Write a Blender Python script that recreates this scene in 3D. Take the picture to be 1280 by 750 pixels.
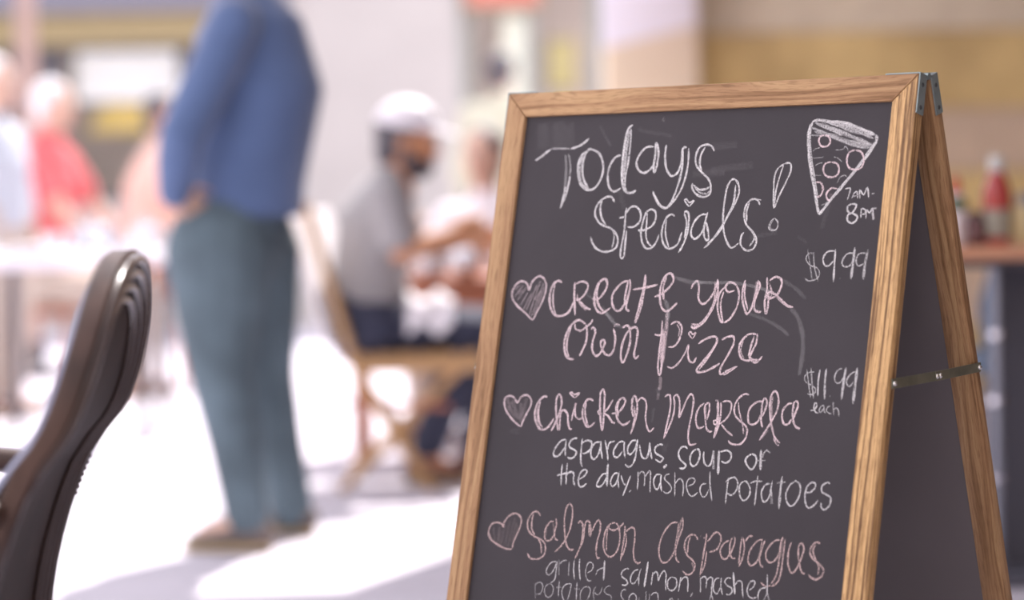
import bpy, bmesh, math, random
from mathutils import Vector, Matrix, noise
random.seed(7)
for o in list(bpy.data.objects): bpy.data.objects.remove(o)
scene = bpy.context.scene
COL = scene.collection
V = Vector

# ------------------------------------------------------------------ camera
CAM_H = 0.95
PITCH, ROLL = 0.04324, -0.01747
cd = bpy.data.cameras.new('camera'); cam = bpy.data.objects.new('camera', cd); COL.objects.link(cam)
cd.sensor_width = 36.0; cd.lens = 3018.84 / 1280 * 36.0
_F = V((0, math.cos(PITCH), -math.sin(PITCH))); _U = V((0, math.sin(PITCH), math.cos(PITCH))); _R = V((1, 0, 0))
_R2 = math.cos(ROLL) * _R + math.sin(ROLL) * _U; _U2 = -math.sin(ROLL) * _R + math.cos(ROLL) * _U
M = Matrix((_R2, _U2, -_F)).transposed().to_4x4(); M.translation = V((0, 0, CAM_H)); cam.matrix_world = M
cd.dof.use_dof = True; cd.dof.focus_distance = 2.93; cd.dof.aperture_fstop = 2.0; cd.clip_end = 200
scene.camera = cam

# ------------------------------------------------------------------ sky, sun, exposure
world = bpy.data.worlds.new('sky'); scene.world = world; world.use_nodes = True
bgn = world.node_tree.nodes['Background']
bgn.inputs['Color'].default_value = (0.93, 0.91, 1.0, 1); bgn.inputs['Strength'].default_value = 1.0
sd = bpy.data.lights.new('sun', 'SUN'); sun = bpy.data.objects.new('sun', sd); COL.objects.link(sun)
sd.energy = 4.6; sd.color = (1.0, 0.93, 0.90); sd.angle = math.radians(0.6)
SUN_DIR = V((0.27, 0.96, 1.22)).normalized()
sun.rotation_euler = SUN_DIR.to_track_quat('Z', 'Y').to_euler(); sun.location = SUN_DIR * 30
scene.view_settings.view_transform = 'Standard'; scene.view_settings.look = 'None'
scene.view_settings.exposure = 1.05; scene.view_settings.gamma = 1.0; scene.view_settings.use_curve_mapping = False

# ------------------------------------------------------------------ materials
def mat(name, col, rough=0.6, metal=0.0, spec=0.5, vary=0.0, vscale=8.0, bump=0.0, bscale=60.0, trans=0.0, sheen=0.0, coat=0.0, emit=None, subsurf=0.0, stretch=(1, 1, 1), alpha=1.0):
    m = bpy.data.materials.new(name); m.use_nodes = True
    nt = m.node_tree; b = nt.nodes['Principled BSDF']
    b.inputs['Base Color'].default_value = (*col, 1); b.inputs['Roughness'].default_value = rough
    b.inputs['Metallic'].default_value = metal; b.inputs['Specular IOR Level'].default_value = spec
    b.inputs['Coat Weight'].default_value = coat; b.inputs['Sheen Weight'].default_value = sheen
    b.inputs['Transmission Weight'].default_value = trans
    if subsurf: b.inputs['Subsurface Weight'].default_value = subsurf; b.inputs['Subsurface Radius'].default_value = (.01, .004, .003)
    if emit: b.inputs['Emission Color'].default_value = (*emit[0], 1); b.inputs['Emission Strength'].default_value = emit[1]
    if vary or bump:
        tc = nt.nodes.new('ShaderNodeTexCoord'); mp = nt.nodes.new('ShaderNodeMapping'); mp.inputs['Scale'].default_value = stretch
        nt.links.new(tc.outputs['Object'], mp.inputs['Vector'])
    if vary:
        n = nt.nodes.new('ShaderNodeTexNoise'); n.inputs['Scale'].default_value = vscale; n.inputs['Detail'].default_value = 5
        nt.links.new(mp.outputs[0], n.inputs['Vector'])
        r = nt.nodes.new('ShaderNodeValToRGB')
        r.color_ramp.elements[0].position = .3; r.color_ramp.elements[1].position = .7
        r.color_ramp.elements[0].color = (*[max(0, c * (1 - vary)) for c in col], 1)
        r.color_ramp.elements[1].color = (*[min(1, c * (1 + vary)) for c in col], 1)
        nt.links.new(n.outputs['Fac'], r.inputs[0]); nt.links.new(r.outputs[0], b.inputs['Base Color'])
    if bump:
        n = nt.nodes.new('ShaderNodeTexNoise'); n.inputs['Scale'].default_value = bscale; n.inputs['Detail'].default_value = 4
        nt.links.new(mp.outputs[0], n.inputs['Vector'])
        bp = nt.nodes.new('ShaderNodeBump'); bp.inputs['Strength'].default_value = bump; bp.inputs['Distance'].default_value = .01
        nt.links.new(n.outputs['Fac'], bp.inputs['Height']); nt.links.new(bp.outputs[0], b.inputs['Normal'])
    return m

def oak(name, light, mid, dark, rough=0.55, freq=150, warpk=.018, pore=.7, lo=.36, hi=.62):
    """open-grained oak; grain runs along UV x, UVs are in metres"""
    m = bpy.data.materials.new(name); m.use_nodes = True; nt = m.node_tree; b = nt.nodes['Principled BSDF']; L = nt.links
    uv = nt.nodes.new('ShaderNodeUVMap')
    warp = nt.nodes.new('ShaderNodeTexNoise'); warp.inputs['Scale'].default_value = 5; warp.inputs['Detail'].default_value = 1
    mpw = nt.nodes.new('ShaderNodeMapping'); mpw.inputs['Scale'].default_value = (1.0, 6, 1); L.new(uv.outputs[0], mpw.inputs[0]); L.new(mpw.outputs[0], warp.inputs[0])
    sub = nt.nodes.new('ShaderNodeVectorMath'); sub.operation = 'SUBTRACT'; sub.inputs[1].default_value = (.5, .5, .5); L.new(warp.outputs['Color'], sub.inputs[0])
    sc = nt.nodes.new('ShaderNodeVectorMath'); sc.operation = 'MULTIPLY'; sc.inputs[1].default_value = (0, warpk, 0); L.new(sub.outputs[0], sc.inputs[0])
    add = nt.nodes.new('ShaderNodeVectorMath'); add.operation = 'ADD'; L.new(uv.outputs[0], add.inputs[0]); L.new(sc.outputs[0], add.inputs[1])
    mp = nt.nodes.new('ShaderNodeMapping'); mp.inputs['Scale'].default_value = (2.2, freq, 1); L.new(add.outputs[0], mp.inputs[0])
    n1 = nt.nodes.new('ShaderNodeTexNoise'); n1.inputs['Scale'].default_value = 1.6; n1.inputs['Detail'].default_value = 3; L.new(mp.outputs[0], n1.inputs[0])
    mp2 = nt.nodes.new('ShaderNodeMapping'); mp2.inputs['Scale'].default_value = (45, 900, 1); L.new(add.outputs[0], mp2.inputs[0])
    n2 = nt.nodes.new('ShaderNodeTexNoise'); n2.inputs['Scale'].default_value = 1.0; n2.inputs['Detail'].default_value = 2; L.new(mp2.outputs[0], n2.inputs[0])
    r1 = nt.nodes.new('ShaderNodeValToRGB'); cr = r1.color_ramp
    cr.elements[0].position = lo; cr.elements[0].color = (*dark, 1); cr.elements[1].position = hi; cr.elements[1].color = (*light, 1)
    e = cr.elements.new((lo + hi) / 2); e.color = (*mid, 1)
    L.new(n1.outputs['Fac'], r1.inputs[0])
    r2 = nt.nodes.new('ShaderNodeValToRGB'); r2.color_ramp.elements[0].position = .36; r2.color_ramp.elements[0].color = (.45, .38, .33, 1)
    r2.color_ramp.elements[1].position = .5; r2.color_ramp.elements[1].color = (1, 1, 1, 1); L.new(n2.outputs['Fac'], r2.inputs[0])
    mx = nt.nodes.new('ShaderNodeMix'); mx.data_type = 'RGBA'; mx.blend_type = 'MULTIPLY'; mx.inputs[0].default_value = pore
    L.new(r1.outputs[0], mx.inputs[6]); L.new(r2.outputs[0], mx.inputs[7]); L.new(mx.outputs[2], b.inputs['Base Color'])
    b.inputs['Roughness'].default_value = rough; b.inputs['Specular IOR Level'].default_value = .35
    bp = nt.nodes.new('ShaderNodeBump'); bp.inputs['Strength'].default_value = .25; bp.inputs['Distance'].default_value = .001
    L.new(n1.outputs['Fac'], bp.inputs['Height']); L.new(bp.outputs[0], b.inputs['Normal'])
    return m

def chalk(name, col):
    """dusty chalk: grain breaks the stroke up; per-stroke strength comes from the mesh attribute"""
    m = bpy.data.materials.new(name); m.use_nodes = True; nt = m.node_tree; b = nt.nodes['Principled BSDF']; L = nt.links
    b.inputs['Base Color'].default_value = (*col, 1); b.inputs['Roughness'].default_value = .95; b.inputs['Specular IOR Level'].default_value = .1
    tc = nt.nodes.new('ShaderNodeTexCoord')
    n = nt.nodes.new('ShaderNodeTexNoise'); n.inputs['Scale'].default_value = 620; n.inputs['Detail'].default_value = 2; L.new(tc.outputs['Object'], n.inputs[0])
    n2 = nt.nodes.new('ShaderNodeTexNoise'); n2.inputs['Scale'].default_value = 70; n2.inputs['Detail'].default_value = 2; L.new(tc.outputs['Object'], n2.inputs[0])
    mr = nt.nodes.new('ShaderNodeMapRange'); mr.inputs['From Min'].default_value = .30; mr.inputs['From Max'].default_value = .58; mr.inputs['To Min'].default_value = .30; mr.inputs['To Max'].default_value = 1.0
    L.new(n.outputs['Fac'], mr.inputs['Value'])
    mr2 = nt.nodes.new('ShaderNodeMapRange'); mr2.inputs['From Min'].default_value = .3; mr2.inputs['From Max'].default_value = .6; mr2.inputs['To Min'].default_value = .72; mr2.inputs['To Max'].default_value = 1.0
    L.new(n2.outputs['Fac'], mr2.inputs['Value'])
    at = nt.nodes.new('ShaderNodeAttribute'); at.attribute_name = 'strength'
    m1 = nt.nodes.new('ShaderNodeMath'); m1.operation = 'MULTIPLY'; L.new(mr.outputs[0], m1.inputs[0]); L.new(mr2.outputs[0], m1.inputs[1])
    m2 = nt.nodes.new('ShaderNodeMath'); m2.operation = 'MULTIPLY'; L.new(m1.outputs[0], m2.inputs[0]); L.new(at.outputs['Fac'], m2.inputs[1])
    L.new(m2.outputs[0], b.inputs['Alpha'])
    return m

# ------------------------------------------------------------------ mesh helpers
def link(name, me, parent=None, loc=None):
    o = bpy.data.objects.new(name, me); COL.objects.link(o)
    if parent is not None: o.parent = parent
    if loc is not None: o.location = loc
    return o

def tag(o, label=None, cat=None, group=None, kind=None):
    if label: o['label'] = label
    if cat: o['category'] = cat
    if group: o['group'] = group
    if kind: o['kind'] = kind
    return o

def thing(name, loc, label, cat, group=None, rz=0.0):
    o = bpy.data.objects.new(name, None); COL.objects.link(o); o.empty_display_size = .1
    o.location = loc; o.rotation_euler = (0, 0, rz)
    return tag(o, label, cat, group)

def copy_tree(o, parent=None):
    c = o.copy(); COL.objects.link(c)
    if parent is not None: c.parent = parent
    for ch in list(o.children): copy_tree(ch, c)
    return c

def finish(name, bm, m, parent=None, smooth=True, loc=None, ang=40):
    bmesh.ops.recalc_face_normals(bm, faces=bm.faces)
    me = bpy.data.meshes.new(name); bm.to_mesh(me); bm.free()
    if m is not None: me.materials.append(m)
    if smooth:
        me.polygons.foreach_set('use_smooth', [True] * len(me.polygons))
        try: me.set_sharp_from_angle(angle=math.radians(ang))
        except Exception: pass
    return link(name, me, parent, loc)

def hexa(bm, c, bevel=0.0, seg=1):
    """8 corners: bottom ring 0-3, top ring 4-7"""
    vs = [bm.verts.new(p) for p in c]
    fs = [bm.faces.new([vs[i] for i in q]) for q in ((3, 2, 1, 0), (4, 5, 6, 7), (0, 1, 5, 4), (1, 2, 6, 5), (2, 3, 7, 6), (3, 0, 4, 7))]
    if bevel:
        bmesh.ops.bevel(bm, geom=list({e for f in fs for e in f.edges}), offset=bevel, segments=seg, profile=.5, affect='EDGES')

def box(bm, x0, x1, y0, y1, z0, z1, bevel=0.0, seg=1, f=None):
    c = [V(p) for p in ((x0, y0, z0), (x1, y0, z0), (x1, y1, z0), (x0, y1, z0), (x0, y0, z1), (x1, y0, z1), (x1, y1, z1), (x0, y1, z1))]
    if f: c = [f(p) for p in c]
    hexa(bm, c, bevel, seg)

def lathe(bm, prof, seg=24, c=(0, 0, 0), cap=True):
    c = V(c); rings = []
    for r, z in prof:
        rings.append([bm.verts.new(c + V((r * math.cos(2 * math.pi * k / seg), r * math.sin(2 * math.pi * k / seg), z))) for k in range(seg)])
    for a, b in zip(rings, rings[1:]):
        for k in range(seg): bm.faces.new((a[k], a[(k + 1) % seg], b[(k + 1) % seg], b[k]))
    if cap: bm.faces.new(rings[0][::-1]); bm.faces.new(rings[-1])

def loft(bm, secs, side=None, seg=16, round_caps=True):
    """secs: list of (pos, ra, rb); a is along `side`, b across it; closed volume"""
    P = [V(s[0]) for s in secs]; n = len(P); rings = []
    S = V(side) if side is not None else V((0, 0, 1))
    def frame(i):
        t = (P[min(i + 1, n - 1)] - P[max(i - 1, 0)])
        t = t.normalized() if t.length > 1e-9 else V((0, 0, 1))
        a = S - t * S.dot(t)
        if a.length < 1e-3: a = t.orthogonal()
        a.normalize(); return t, a, t.cross(a)
    allsec = []
    for i in range(n):
        t, a, b = frame(i); allsec.append((P[i], secs[i][1], secs[i][2], a, b, t))
    if round_caps:
        p, ra, rb, a, b, t = allsec[0]; m = min(ra, rb)
        pre = [(p - t * m * math.sin(q), ra * math.cos(q), rb * math.cos(q), a, b, t) for q in (1.4, .95, .5)]
        p, ra, rb, a, b, t = allsec[-1]; m = min(ra, rb)
        post = [(p + t * m * math.sin(q), ra * math.cos(q), rb * math.cos(q), a, b, t) for q in (.5, .95, 1.4)]
        allsec = pre + allsec + post
    for p, ra, rb, a, b, t in allsec:
        rings.append([bm.verts.new(p + a * ra * math.cos(2 * math.pi * k / seg) + b * rb * math.sin(2 * math.pi * k / seg)) for k in range(seg)])
    for r0, r1 in zip(rings, rings[1:]):
        for k in range(seg): bm.faces.new((r0[k], r0[(k + 1) % seg], r1[(k + 1) % seg], r1[k]))
    bm.faces.new(rings[0][::-1]); bm.faces.new(rings[-1])

def tube(bm, pts, r, seg=10, caps=False):
    rr = r if isinstance(r, (list, tuple)) else [r] * len(pts)
    loft(bm, [(p, q, q) for p, q in zip(pts, rr)], side=(0.31, 0.22, 0.92), seg=seg, round_caps=caps)

def ball(bm, c, rx, ry=None, rz=None, rot=None, u=16, v=10):
    ry = rx if ry is None else ry; rz = rx if rz is None else rz
    mt = Matrix.Translation(V(c)) @ (rot.to_4x4() if rot else Matrix.Identity(4)) @ Matrix.Diagonal((rx, ry, rz, 1))
    bmesh.ops.create_uvsphere(bm, u_segments=u, v_segments=v, radius=1, matrix=mt)

def remeshed(name, bm, m, parent, voxel, smooth=3, loc=None):
    """union of overlapping closed volumes -> one continuous surface"""
    bmesh.ops.recalc_face_normals(bm, faces=bm.faces)
    me = bpy.data.meshes.new('tmp'); bm.to_mesh(me); bm.free()
    o = bpy.data.objects.new('tmp', me); COL.objects.link(o)
    r = o.modifiers.new('r', 'REMESH'); r.mode = 'VOXEL'; r.voxel_size = voxel; r.use_smooth_shade = True
    s = o.modifiers.new('s', 'SMOOTH'); s.factor = .5; s.iterations = smooth
    dg = bpy.context.evaluated_depsgraph_get()
    me2 = bpy.data.meshes.new_from_object(o.evaluated_get(dg)); me2.name = name
    bpy.data.objects.remove(o)
    me2.materials.clear(); me2.materials.append(m)
    me2.polygons.foreach_set('use_smooth', [True] * len(me2.polygons))
    return link(name, me2, parent, loc)

def uv_along(o, axis):
    """metre UVs with x along the given axis"""
    me = o.data; ax = V(axis).normalized(); lay = me.uv_layers.new(name='UVMap')
    off = random.random() * 5
    for p in me.polygons:
        b = p.normal.cross(ax)
        if b.length < .2: b = ax.orthogonal()
        b.normalize()
        for li in p.loop_indices:
            c = me.vertices[me.loops[li].vertex_index].co
            lay.data[li].uv = (c.dot(ax) + off, c.dot(b) + off * .37)
    return o

# ------------------------------------------------------------------ shared materials
m_ground = mat('pale_paving', (.56, .53, .59), .8, vary=.05, vscale=3, bump=.2, bscale=30)
m_plaster = mat('cream_plaster', (.48, .455, .435), .85, vary=.04, vscale=2)
m_cloth_roof = mat('beige_canvas', (.62, .58, .54), .9)
m_stone_pale = mat('beige_stone', (.92, .80, .60), .8, vary=.10, vscale=4, bump=.2)
m_stone_gold = mat('ochre_stone', (.86, .62, .28), .8, vary=.22, vscale=3, bump=.2)
m_stone_pink = mat('rosy_stone', (.84, .66, .48), .8, vary=.10, vscale=4, bump=.2)
m_dim = mat('brown_blocker', (.22, .17, .13), .9)
m_grout = mat('grout', (.40, .32, .25), .9)
m_peach = mat('peach_stone', (.90, .74, .54), .8, vary=.06, vscale=3)
m_white = mat('white_paint', (.85, .83, .88), .6)
m_char = mat('charcoal_metal', (.09, .085, .10), .45)
m_skin = mat('skin', (.62, .40, .31), .5, subsurf=.1, vary=.05, vscale=20)
m_skin_tan = mat('tanned_skin', (.62, .30, .16), .5, subsurf=.1, vary=.05, vscale=20)
m_glass = mat('clear_glass', (.95, .97, 1.0), .03, trans=1.0)
m_porcelain = mat('white_porcelain', (.88, .86, .88), .25)
m_chrome = mat('chrome', (.70, .70, .74), .10, metal=1.0)

# ------------------------------------------------------------------ setting
bm = bmesh.new(); box(bm, -30, 30, -12, 60, -.2, 0)
tag(finish('floor', bm, m_ground, smooth=False), kind='structure')

def prism(bm, poly, z0, z1):
    a = [bm.verts.new((x, y, z0)) for x, y in poly]; b = [bm.verts.new((x, y, z1)) for x, y in poly]
    bm.faces.new(a[::-1]); bm.faces.new(b)
    for i in range(len(a)): j = (i + 1) % len(a); bm.faces.new((a[i], a[j], b[j], b[i]))

# canvas terrace roof overhead, cut to shade sign and right table, not the chair
bm = bmesh.new()
prism(bm, [(.1, 5.5), (.1, -1.0), (4.2, -1.0), (4.2, 11.6), (.80, 11.6), (.72, 9.2), (.16, 7.85), (-2.6, 7.72), (-2.6, 6.4)], 2.6, 2.66)
tag(finish('ceiling', bm, m_cloth_roof, smooth=False), kind='structure')
bm = bmesh.new(); box(bm, 4.2, 4.5, -7.2, 11.9, 0, 4.2)  # unseen wall added to darken the right side
tag(finish('wall_blocker_right', bm, m_dim, smooth=False), kind='structure')

# courses of stone at the end of the covered terrace
W0 = 11.5
wr = tag(finish('wall_end', (lambda b: (box(b, .88, 4.2, W0 + .04, W0 + .4, 0, 2.6), b)[1])(bmesh.new()), m_grout, smooth=False), kind='structure')
courses = [(0, .30, m_stone_gold), (.30, .66, m_stone_pink), (.66, 1.03, m_stone_gold), (1.03, 1.325, m_stone_pink), (1.325, 1.70, m_stone_gold), (1.70, 2.06, m_stone_pale), (2.06, 2.6, m_stone_pink)]
for ci, (z0, z1, mm) in enumerate(courses):
    x = .88 + (0 if ci % 2 else -.31); k = 0
    while x < 4.2:
        w = .62 + .18 * random.random(); a = max(x, .885); b2 = min(x + w, 4.19)
        if b2 - a > .08:
            bm = bmesh.new(); d = random.random() * .008
            box(bm, a + .002, b2 - .002, W0 - .02 - d, W0 + .05, z0 + .002, z1 - .002, .004)
            finish('stone_block', bm, mm, wr, smooth=False)
        x += w
# pale corner pillar, with an added white cloth standing for its sunlit top
bm = bmesh.new(); box(bm, .455, .885, 11.2, 11.65, 0, 2.6, .01)
tag(finish('wall_pillar', bm, m_peach, smooth=False), kind='structure')
m_sunlit_cloth = mat('sunlit_cloth_white', (.92, .90, .96), .9)
b_ = m_sunlit_cloth.node_tree; tr = b_.nodes.new('ShaderNodeBsdfTranslucent'); tr.inputs[0].default_value = (.95, .93, .98, 1)
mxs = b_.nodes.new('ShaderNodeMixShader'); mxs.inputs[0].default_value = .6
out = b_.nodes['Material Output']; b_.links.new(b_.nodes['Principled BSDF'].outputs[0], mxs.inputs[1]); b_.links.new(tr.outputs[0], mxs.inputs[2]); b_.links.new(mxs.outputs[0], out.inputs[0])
aw = thing('sunlit_cloth', (.66, 10.9, 0), 'added white cloth in place of sunlight, with a slanting lower hem, in front of the pale corner pillar', 'sunlit_cloth')
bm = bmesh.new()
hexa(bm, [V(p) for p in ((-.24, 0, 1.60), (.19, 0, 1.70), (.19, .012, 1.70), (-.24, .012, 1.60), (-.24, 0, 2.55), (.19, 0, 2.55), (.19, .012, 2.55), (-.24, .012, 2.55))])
finish('cloth', bm, m_sunlit_cloth, aw, smooth=False)
bm = bmesh.new(); tube(bm, [V((-.26, .005, 2.56)), V((.22, .005, 2.56))], .02); finish('rail', bm, m_char, aw)
for sx in (-.22, .18):
    bm = bmesh.new(); box(bm, sx - .01, sx + .01, 0, .3, 2.55, 2.575); finish('bracket', bm, m_char, aw, smooth=False)

# far facade (one low storey) with a plastered wall, a shopfront and a glazed entrance
FY = 18.0
bm = bmesh.new(); box(bm, -1.62, -.36, FY, FY + .5, 0, 2.95)
tag(finish('wall_back', bm, m_plaster, smooth=False), kind='structure')
m_fascia = mat('slate_fascia', (.20, .20, .25), .7); m_ochre = mat('ochre_lintel', (.34, .27, .14), .7, vary=.08)
bm = bmesh.new(); box(bm, -9, -1.62, FY - .12, FY + .5, 2.36, 2.95)
tag(finish('trim_1', bm, m_fascia, smooth=False), kind='structure')
bm = bmesh.new(); box(bm, -9, -1.62, FY - .04, FY + .5, 2.12, 2.36)
tag(finish('trim_2', bm, m_ochre, smooth=False), kind='structure')
bm = bmesh.new(); box(bm, -9, -1.62, FY, FY + .5, 0, .95)
tag(finish('trim_4', bm, m_plaster, smooth=False), kind='structure')
m_blocker = mat('blocker_plaster', (.42, .37, .33), .9)  # for unseen walls added to block low sky light from the sign
bm = bmesh.new(); box(bm, -16, 12, -7.6, -7.2, 0, 6.0)  # added behind the camera, cuts low sky light
tag(finish('wall_blocker_front', bm, m_blocker, smooth=False), kind='structure')
bm = bmesh.new(); box(bm, -12.4, -12, -7.2, 17, 0, 4.0)  # added out of view, cuts sky light from the left
tag(finish('wall_blocker_left', bm, m_blocker, smooth=False), kind='structure')
m_room = mat('shop_interior', (.55, .47, .40), .9)
m_lit = mat('lit_panel', (.9, .88, .9), .8, emit=((1, .95, .93), .30))
m_gold = mat('gold_cloth', (.72, .48, .10), .6, emit=((1, .72, .2), .18))
bm = bmesh.new(); box(bm, -9, 1.2, FY + 3, FY + 3.2, 0, 2.95)
tag(finish('wall_shop', bm, m_room, smooth=False), kind='structure')
bm = bmesh.new(); box(bm, -9, 1.2, FY + .5, FY + 3.2, 2.95, 3.05)
tag(finish('trim_3', bm, m_room, smooth=False), kind='structure')
# shop windows: frame, mullions, panes
win = tag(finish('window_1', (lambda b: (box(b, -9, -1.62, FY + .1, FY + .2, .95, 1.0), box(b, -9, -1.62, FY + .1, FY + .2, 2.08, 2.12), b)[2])(bmesh.new()), m_char, smooth=False), kind='structure')
xs = [-5.6, -4.75, -3.78, -3.42, -2.42, -1.66]
for i, x in enumerate(xs):
    bm = bmesh.new(); w = {2: .13, 3: .085}.get(i, .045)
    box(bm, x - w, x + w, FY + .08, FY + .2, 1.0, 2.08); finish('mullion', bm, m_char, win, smooth=False)
for a, b2 in zip(xs, xs[1:]):
    bm = bmesh.new(); box(bm, a + .05, b2 - .05, FY + .14, FY + .146, 1.0, 2.08); finish('pane', bm, m_glass, win, smooth=False)
bm = bmesh.new(); box(bm, -.32, -.32 + .1, 0, .5, 0, 2.95)
# entrance on the right of the plaster wall
dr = tag(finish('door_1', (lambda b: (box(b, -.36, -.28, FY + .1, FY + .2, 0, 2.5), box(b, .62, .70, FY + .1, FY + .2, 0, 2.5), box(b, -.36, .7, FY + .1, FY + .2, 2.5, 2.95), b)[3])(bmesh.new()), mat('greygreen_frame', (.35, .38, .35), .5), smooth=False), kind='structure')
bm = bmesh.new(); box(bm, -.28, .15, FY + .13, FY + .14, 0, 2.5); finish('pane', bm, m_glass, dr, smooth=False)
bm = bmesh.new(); box(bm, .20, .62, FY + .13, FY + .14, 0, 2.5); finish('pane', bm, m_glass, dr, smooth=False)
bm = bmesh.new(); box(bm, .15, .20, FY + .1, FY + .2, 0, 2.5); finish('mullion', bm, mat('green_frame', (.30, .34, .32), .5), dr, smooth=False)
bm = bmesh.new(); box(bm, .70, 1.2, FY, FY + .5, 0, 2.95)
tag(finish('wall_back_right', bm, m_plaster, smooth=False), kind='structure')

def panel(name, label, cat, x0, x1, y, z0, z1, m, d=.03, frame=None):
    t = thing(name, ((x0 + x1) / 2, y, z0), label, cat)
    w = (x1 - x0) / 2; h = z1 - z0
    bm = bmesh.new(); box(bm, -w, w, 0, d, 0, h, .004); finish('sheet', bm, m, t, smooth=False)
    bm = bmesh.new()
    for q in ((-w - .02, -w, 0, h), (w, w + .02, 0, h), (-w - .02, w + .02, -.02, 0), (-w - .02, w + .02, h, h + .02)):
        box(bm, q[0], q[1], -.008, d, q[2], q[3])
    finish('frame', bm, frame or m_ochre, t, smooth=False)
    return t
panel('light_box', 'wide glowing white panel high in the shop window on the left', 'light box', -3.30, -2.44, FY + .5, 1.72, 2.30, m_lit)
panel('banner', 'red banner above the glazed entrance behind the sign', 'banner', -.30, .24, FY - .02, 2.36, 2.75, mat('red_banner', (.62, .22, .17), .7))
panel('poster', 'faintly glowing cream poster behind the glass of the far entrance', 'poster', -.04, .14, FY + .141, 1.55, 2.3, mat('glowing_cream_poster', (.78, .76, .62), .8, emit=((1, .97, .85), .25)))  # paper given a faint glow so it looks lit
panel('menu_board', 'yellow menu card beside the cream poster in the far entrance', 'menu board', .30, .50, FY + .141, 1.75, 2.1, mat('yellow_card', (.75, .65, .25), .8))
bm = bmesh.new(); lathe(bm, [(.07, .30), (.09, .29), (.27, .04), (.29, 0), (.27, 0), (.07, .28)], 24)
lamp = thing('pendant_lamp', (-3.0, FY + .9, 1.50), 'gold pendant lamp shade hanging low behind the left shop window', 'lamp')
finish('lamp_shade', bm, m_gold, lamp)
bm = bmesh.new(); tube(bm, [V((0, 0, .3)), V((0, 0, 1.4))], .008); finish('cord', bm, m_char, lamp)
bm = bmesh.new(); ball(bm, (0, 0, .08), .05); finish('bulb', bm, m_lit, lamp)

# brown umbrella pole far left
pl = thing('umbrella_pole', (-2.62, 13.2, 0), 'brown wooden umbrella pole rising behind the diners on the far left', 'pole')
m_pole = mat('brown_pole', (.42, .30, .26), .5)
bm = bmesh.new(); lathe(bm, [(.054, .06), (.054, 3.2)], 20); finish('pole', bm, m_pole, pl)
bm = bmesh.new(); lathe(bm, [(.25, 0), (.25, .05), (.07, .08), (.07, .2)], 24); finish('base', bm, m_char, pl)

# ------------------------------------------------------------------ the A-frame chalkboard
oak_face = oak('oak_quarter_sawn', (.63, .40, .18), (.49, .30, .13), (.19, .10, .042), freq=165, warpk=.006, pore=.8, lo=.40, hi=.56)
oak_plain = oak('oak_plain_sawn', (.46, .29, .145), (.38, .22, .11), (.25, .135, .06), freq=95, warpk=.03, pore=.5)
m_panel = mat('chalkboard_black', (.037, .032, .037), .62, spec=.35, vary=.10, vscale=7, bump=.03, bscale=300)
m_inner = mat('grey_backing', (.150, .135, .142), .8, spec=.3, vary=.05, vscale=5)  # plain grey, lighter than the chalkboard face
m_brack = mat('galvanised_steel', (.30, .37, .37), .38, metal=.6, vary=.15, vscale=60)
m_strap = mat('brass_plated_strap', (.22, .22, .16), .42, metal=.65, vary=.2, vscale=40)
m_screw = mat('screw_steel', (.7, .7, .66), .25, metal=1)
m_hole = mat('screw_recess', (.06, .07, .07), .5)
SW, SS, ST, SL = 0.61, 0.0322, 0.0183, 1.112
YAW, LF, LB, GAP = .66816, .22448, .2761, .00773
P0 = V((.47958, 2.82799, .13439 + CAM_H))
su = V((-math.cos(YAW), math.sin(YAW), 0)); sn = V((-math.sin(YAW), -math.cos(YAW), 0)); sz = V((0, 0, 1))
fv = -math.cos(LF) * sz + math.sin(LF) * sn; fn = math.cos(LF) * sn + math.sin(LF) * sz
bv = -math.cos(LB) * sz - math.sin(LB) * sn; bn = -math.cos(LB) * sn + math.sin(LB) * sz
ROOT = V((P0.x, P0.y, 0)) + su * (SW / 2) - sn * .02
sign = thing('sandwich_board', ROOT, 'oak-framed A-frame chalkboard standing open on the paving, chalked with a specials menu', 'sign')
FO = P0 - ROOT                        # front leaf: a = along su, b = down, c = out of the face
def fl(a, b, c): return FO + su * a + fv * b + fn * c
BO = P0 - ST * fn - GAP * sn - ROOT   # back leaf: c = 0 is its inner face, positive c is outwards
def bl(a, b, c): return BO + su * a + bv * b + bn * c
SLB = SL * math.cos(LF) / math.cos(LB)
def leaf(fr, L, c0, c1, pan0, pan1, front):
    g = .0004
    def piece(name, pts, ax, wood=oak_plain):
        bm = bmesh.new()
        hexa(bm, [fr(a, b, c0) for a, b in pts] + [fr(a, b, c1) for a, b in pts], .0012, 2)
        o = finish(name, bm, wood, sign, ang=30); uv_along(o, ax); return o
    U_ = su; D_ = fr(0, 1, 0) - fr(0, 0, 0)
    piece('stile', [(0, g), (0, L - g), (SS - g, L - SS - g), (SS - g, SS + g)], D_, oak_face if front else oak_plain)
    piece('stile', [(SW, g), (SW, L - g), (SW - SS + g, L - SS - g), (SW - SS + g, SS + g)], D_)
    piece('rail', [(g, 0), (SW - g, 0), (SW - SS, SS - g), (SS, SS - g)], U_)
    piece('rail', [(g, L), (SW - g, L), (SW - SS, L - SS + g), (SS, L - SS + g)], U_)
    bm = bmesh.new(); e = .004
    pts = [(SS - e, SS - e), (SW - SS + e, SS - e), (SW - SS + e, L - SS + e), (SS - e, L - SS + e)]
    hexa(bm, [fr(a, b, pan0) for a, b in pts] + [fr(a, b, pan1) for a, b in pts])
    return finish('chalkboard_panel' if front else 'backing_panel', bm, m_panel if front else m_inner, sign, smooth=False)
board = leaf(fl, SL, -ST, 0, -.010, -.005, True)
leaf(bl, SLB, 0, ST, .002, .008, False)

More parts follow.
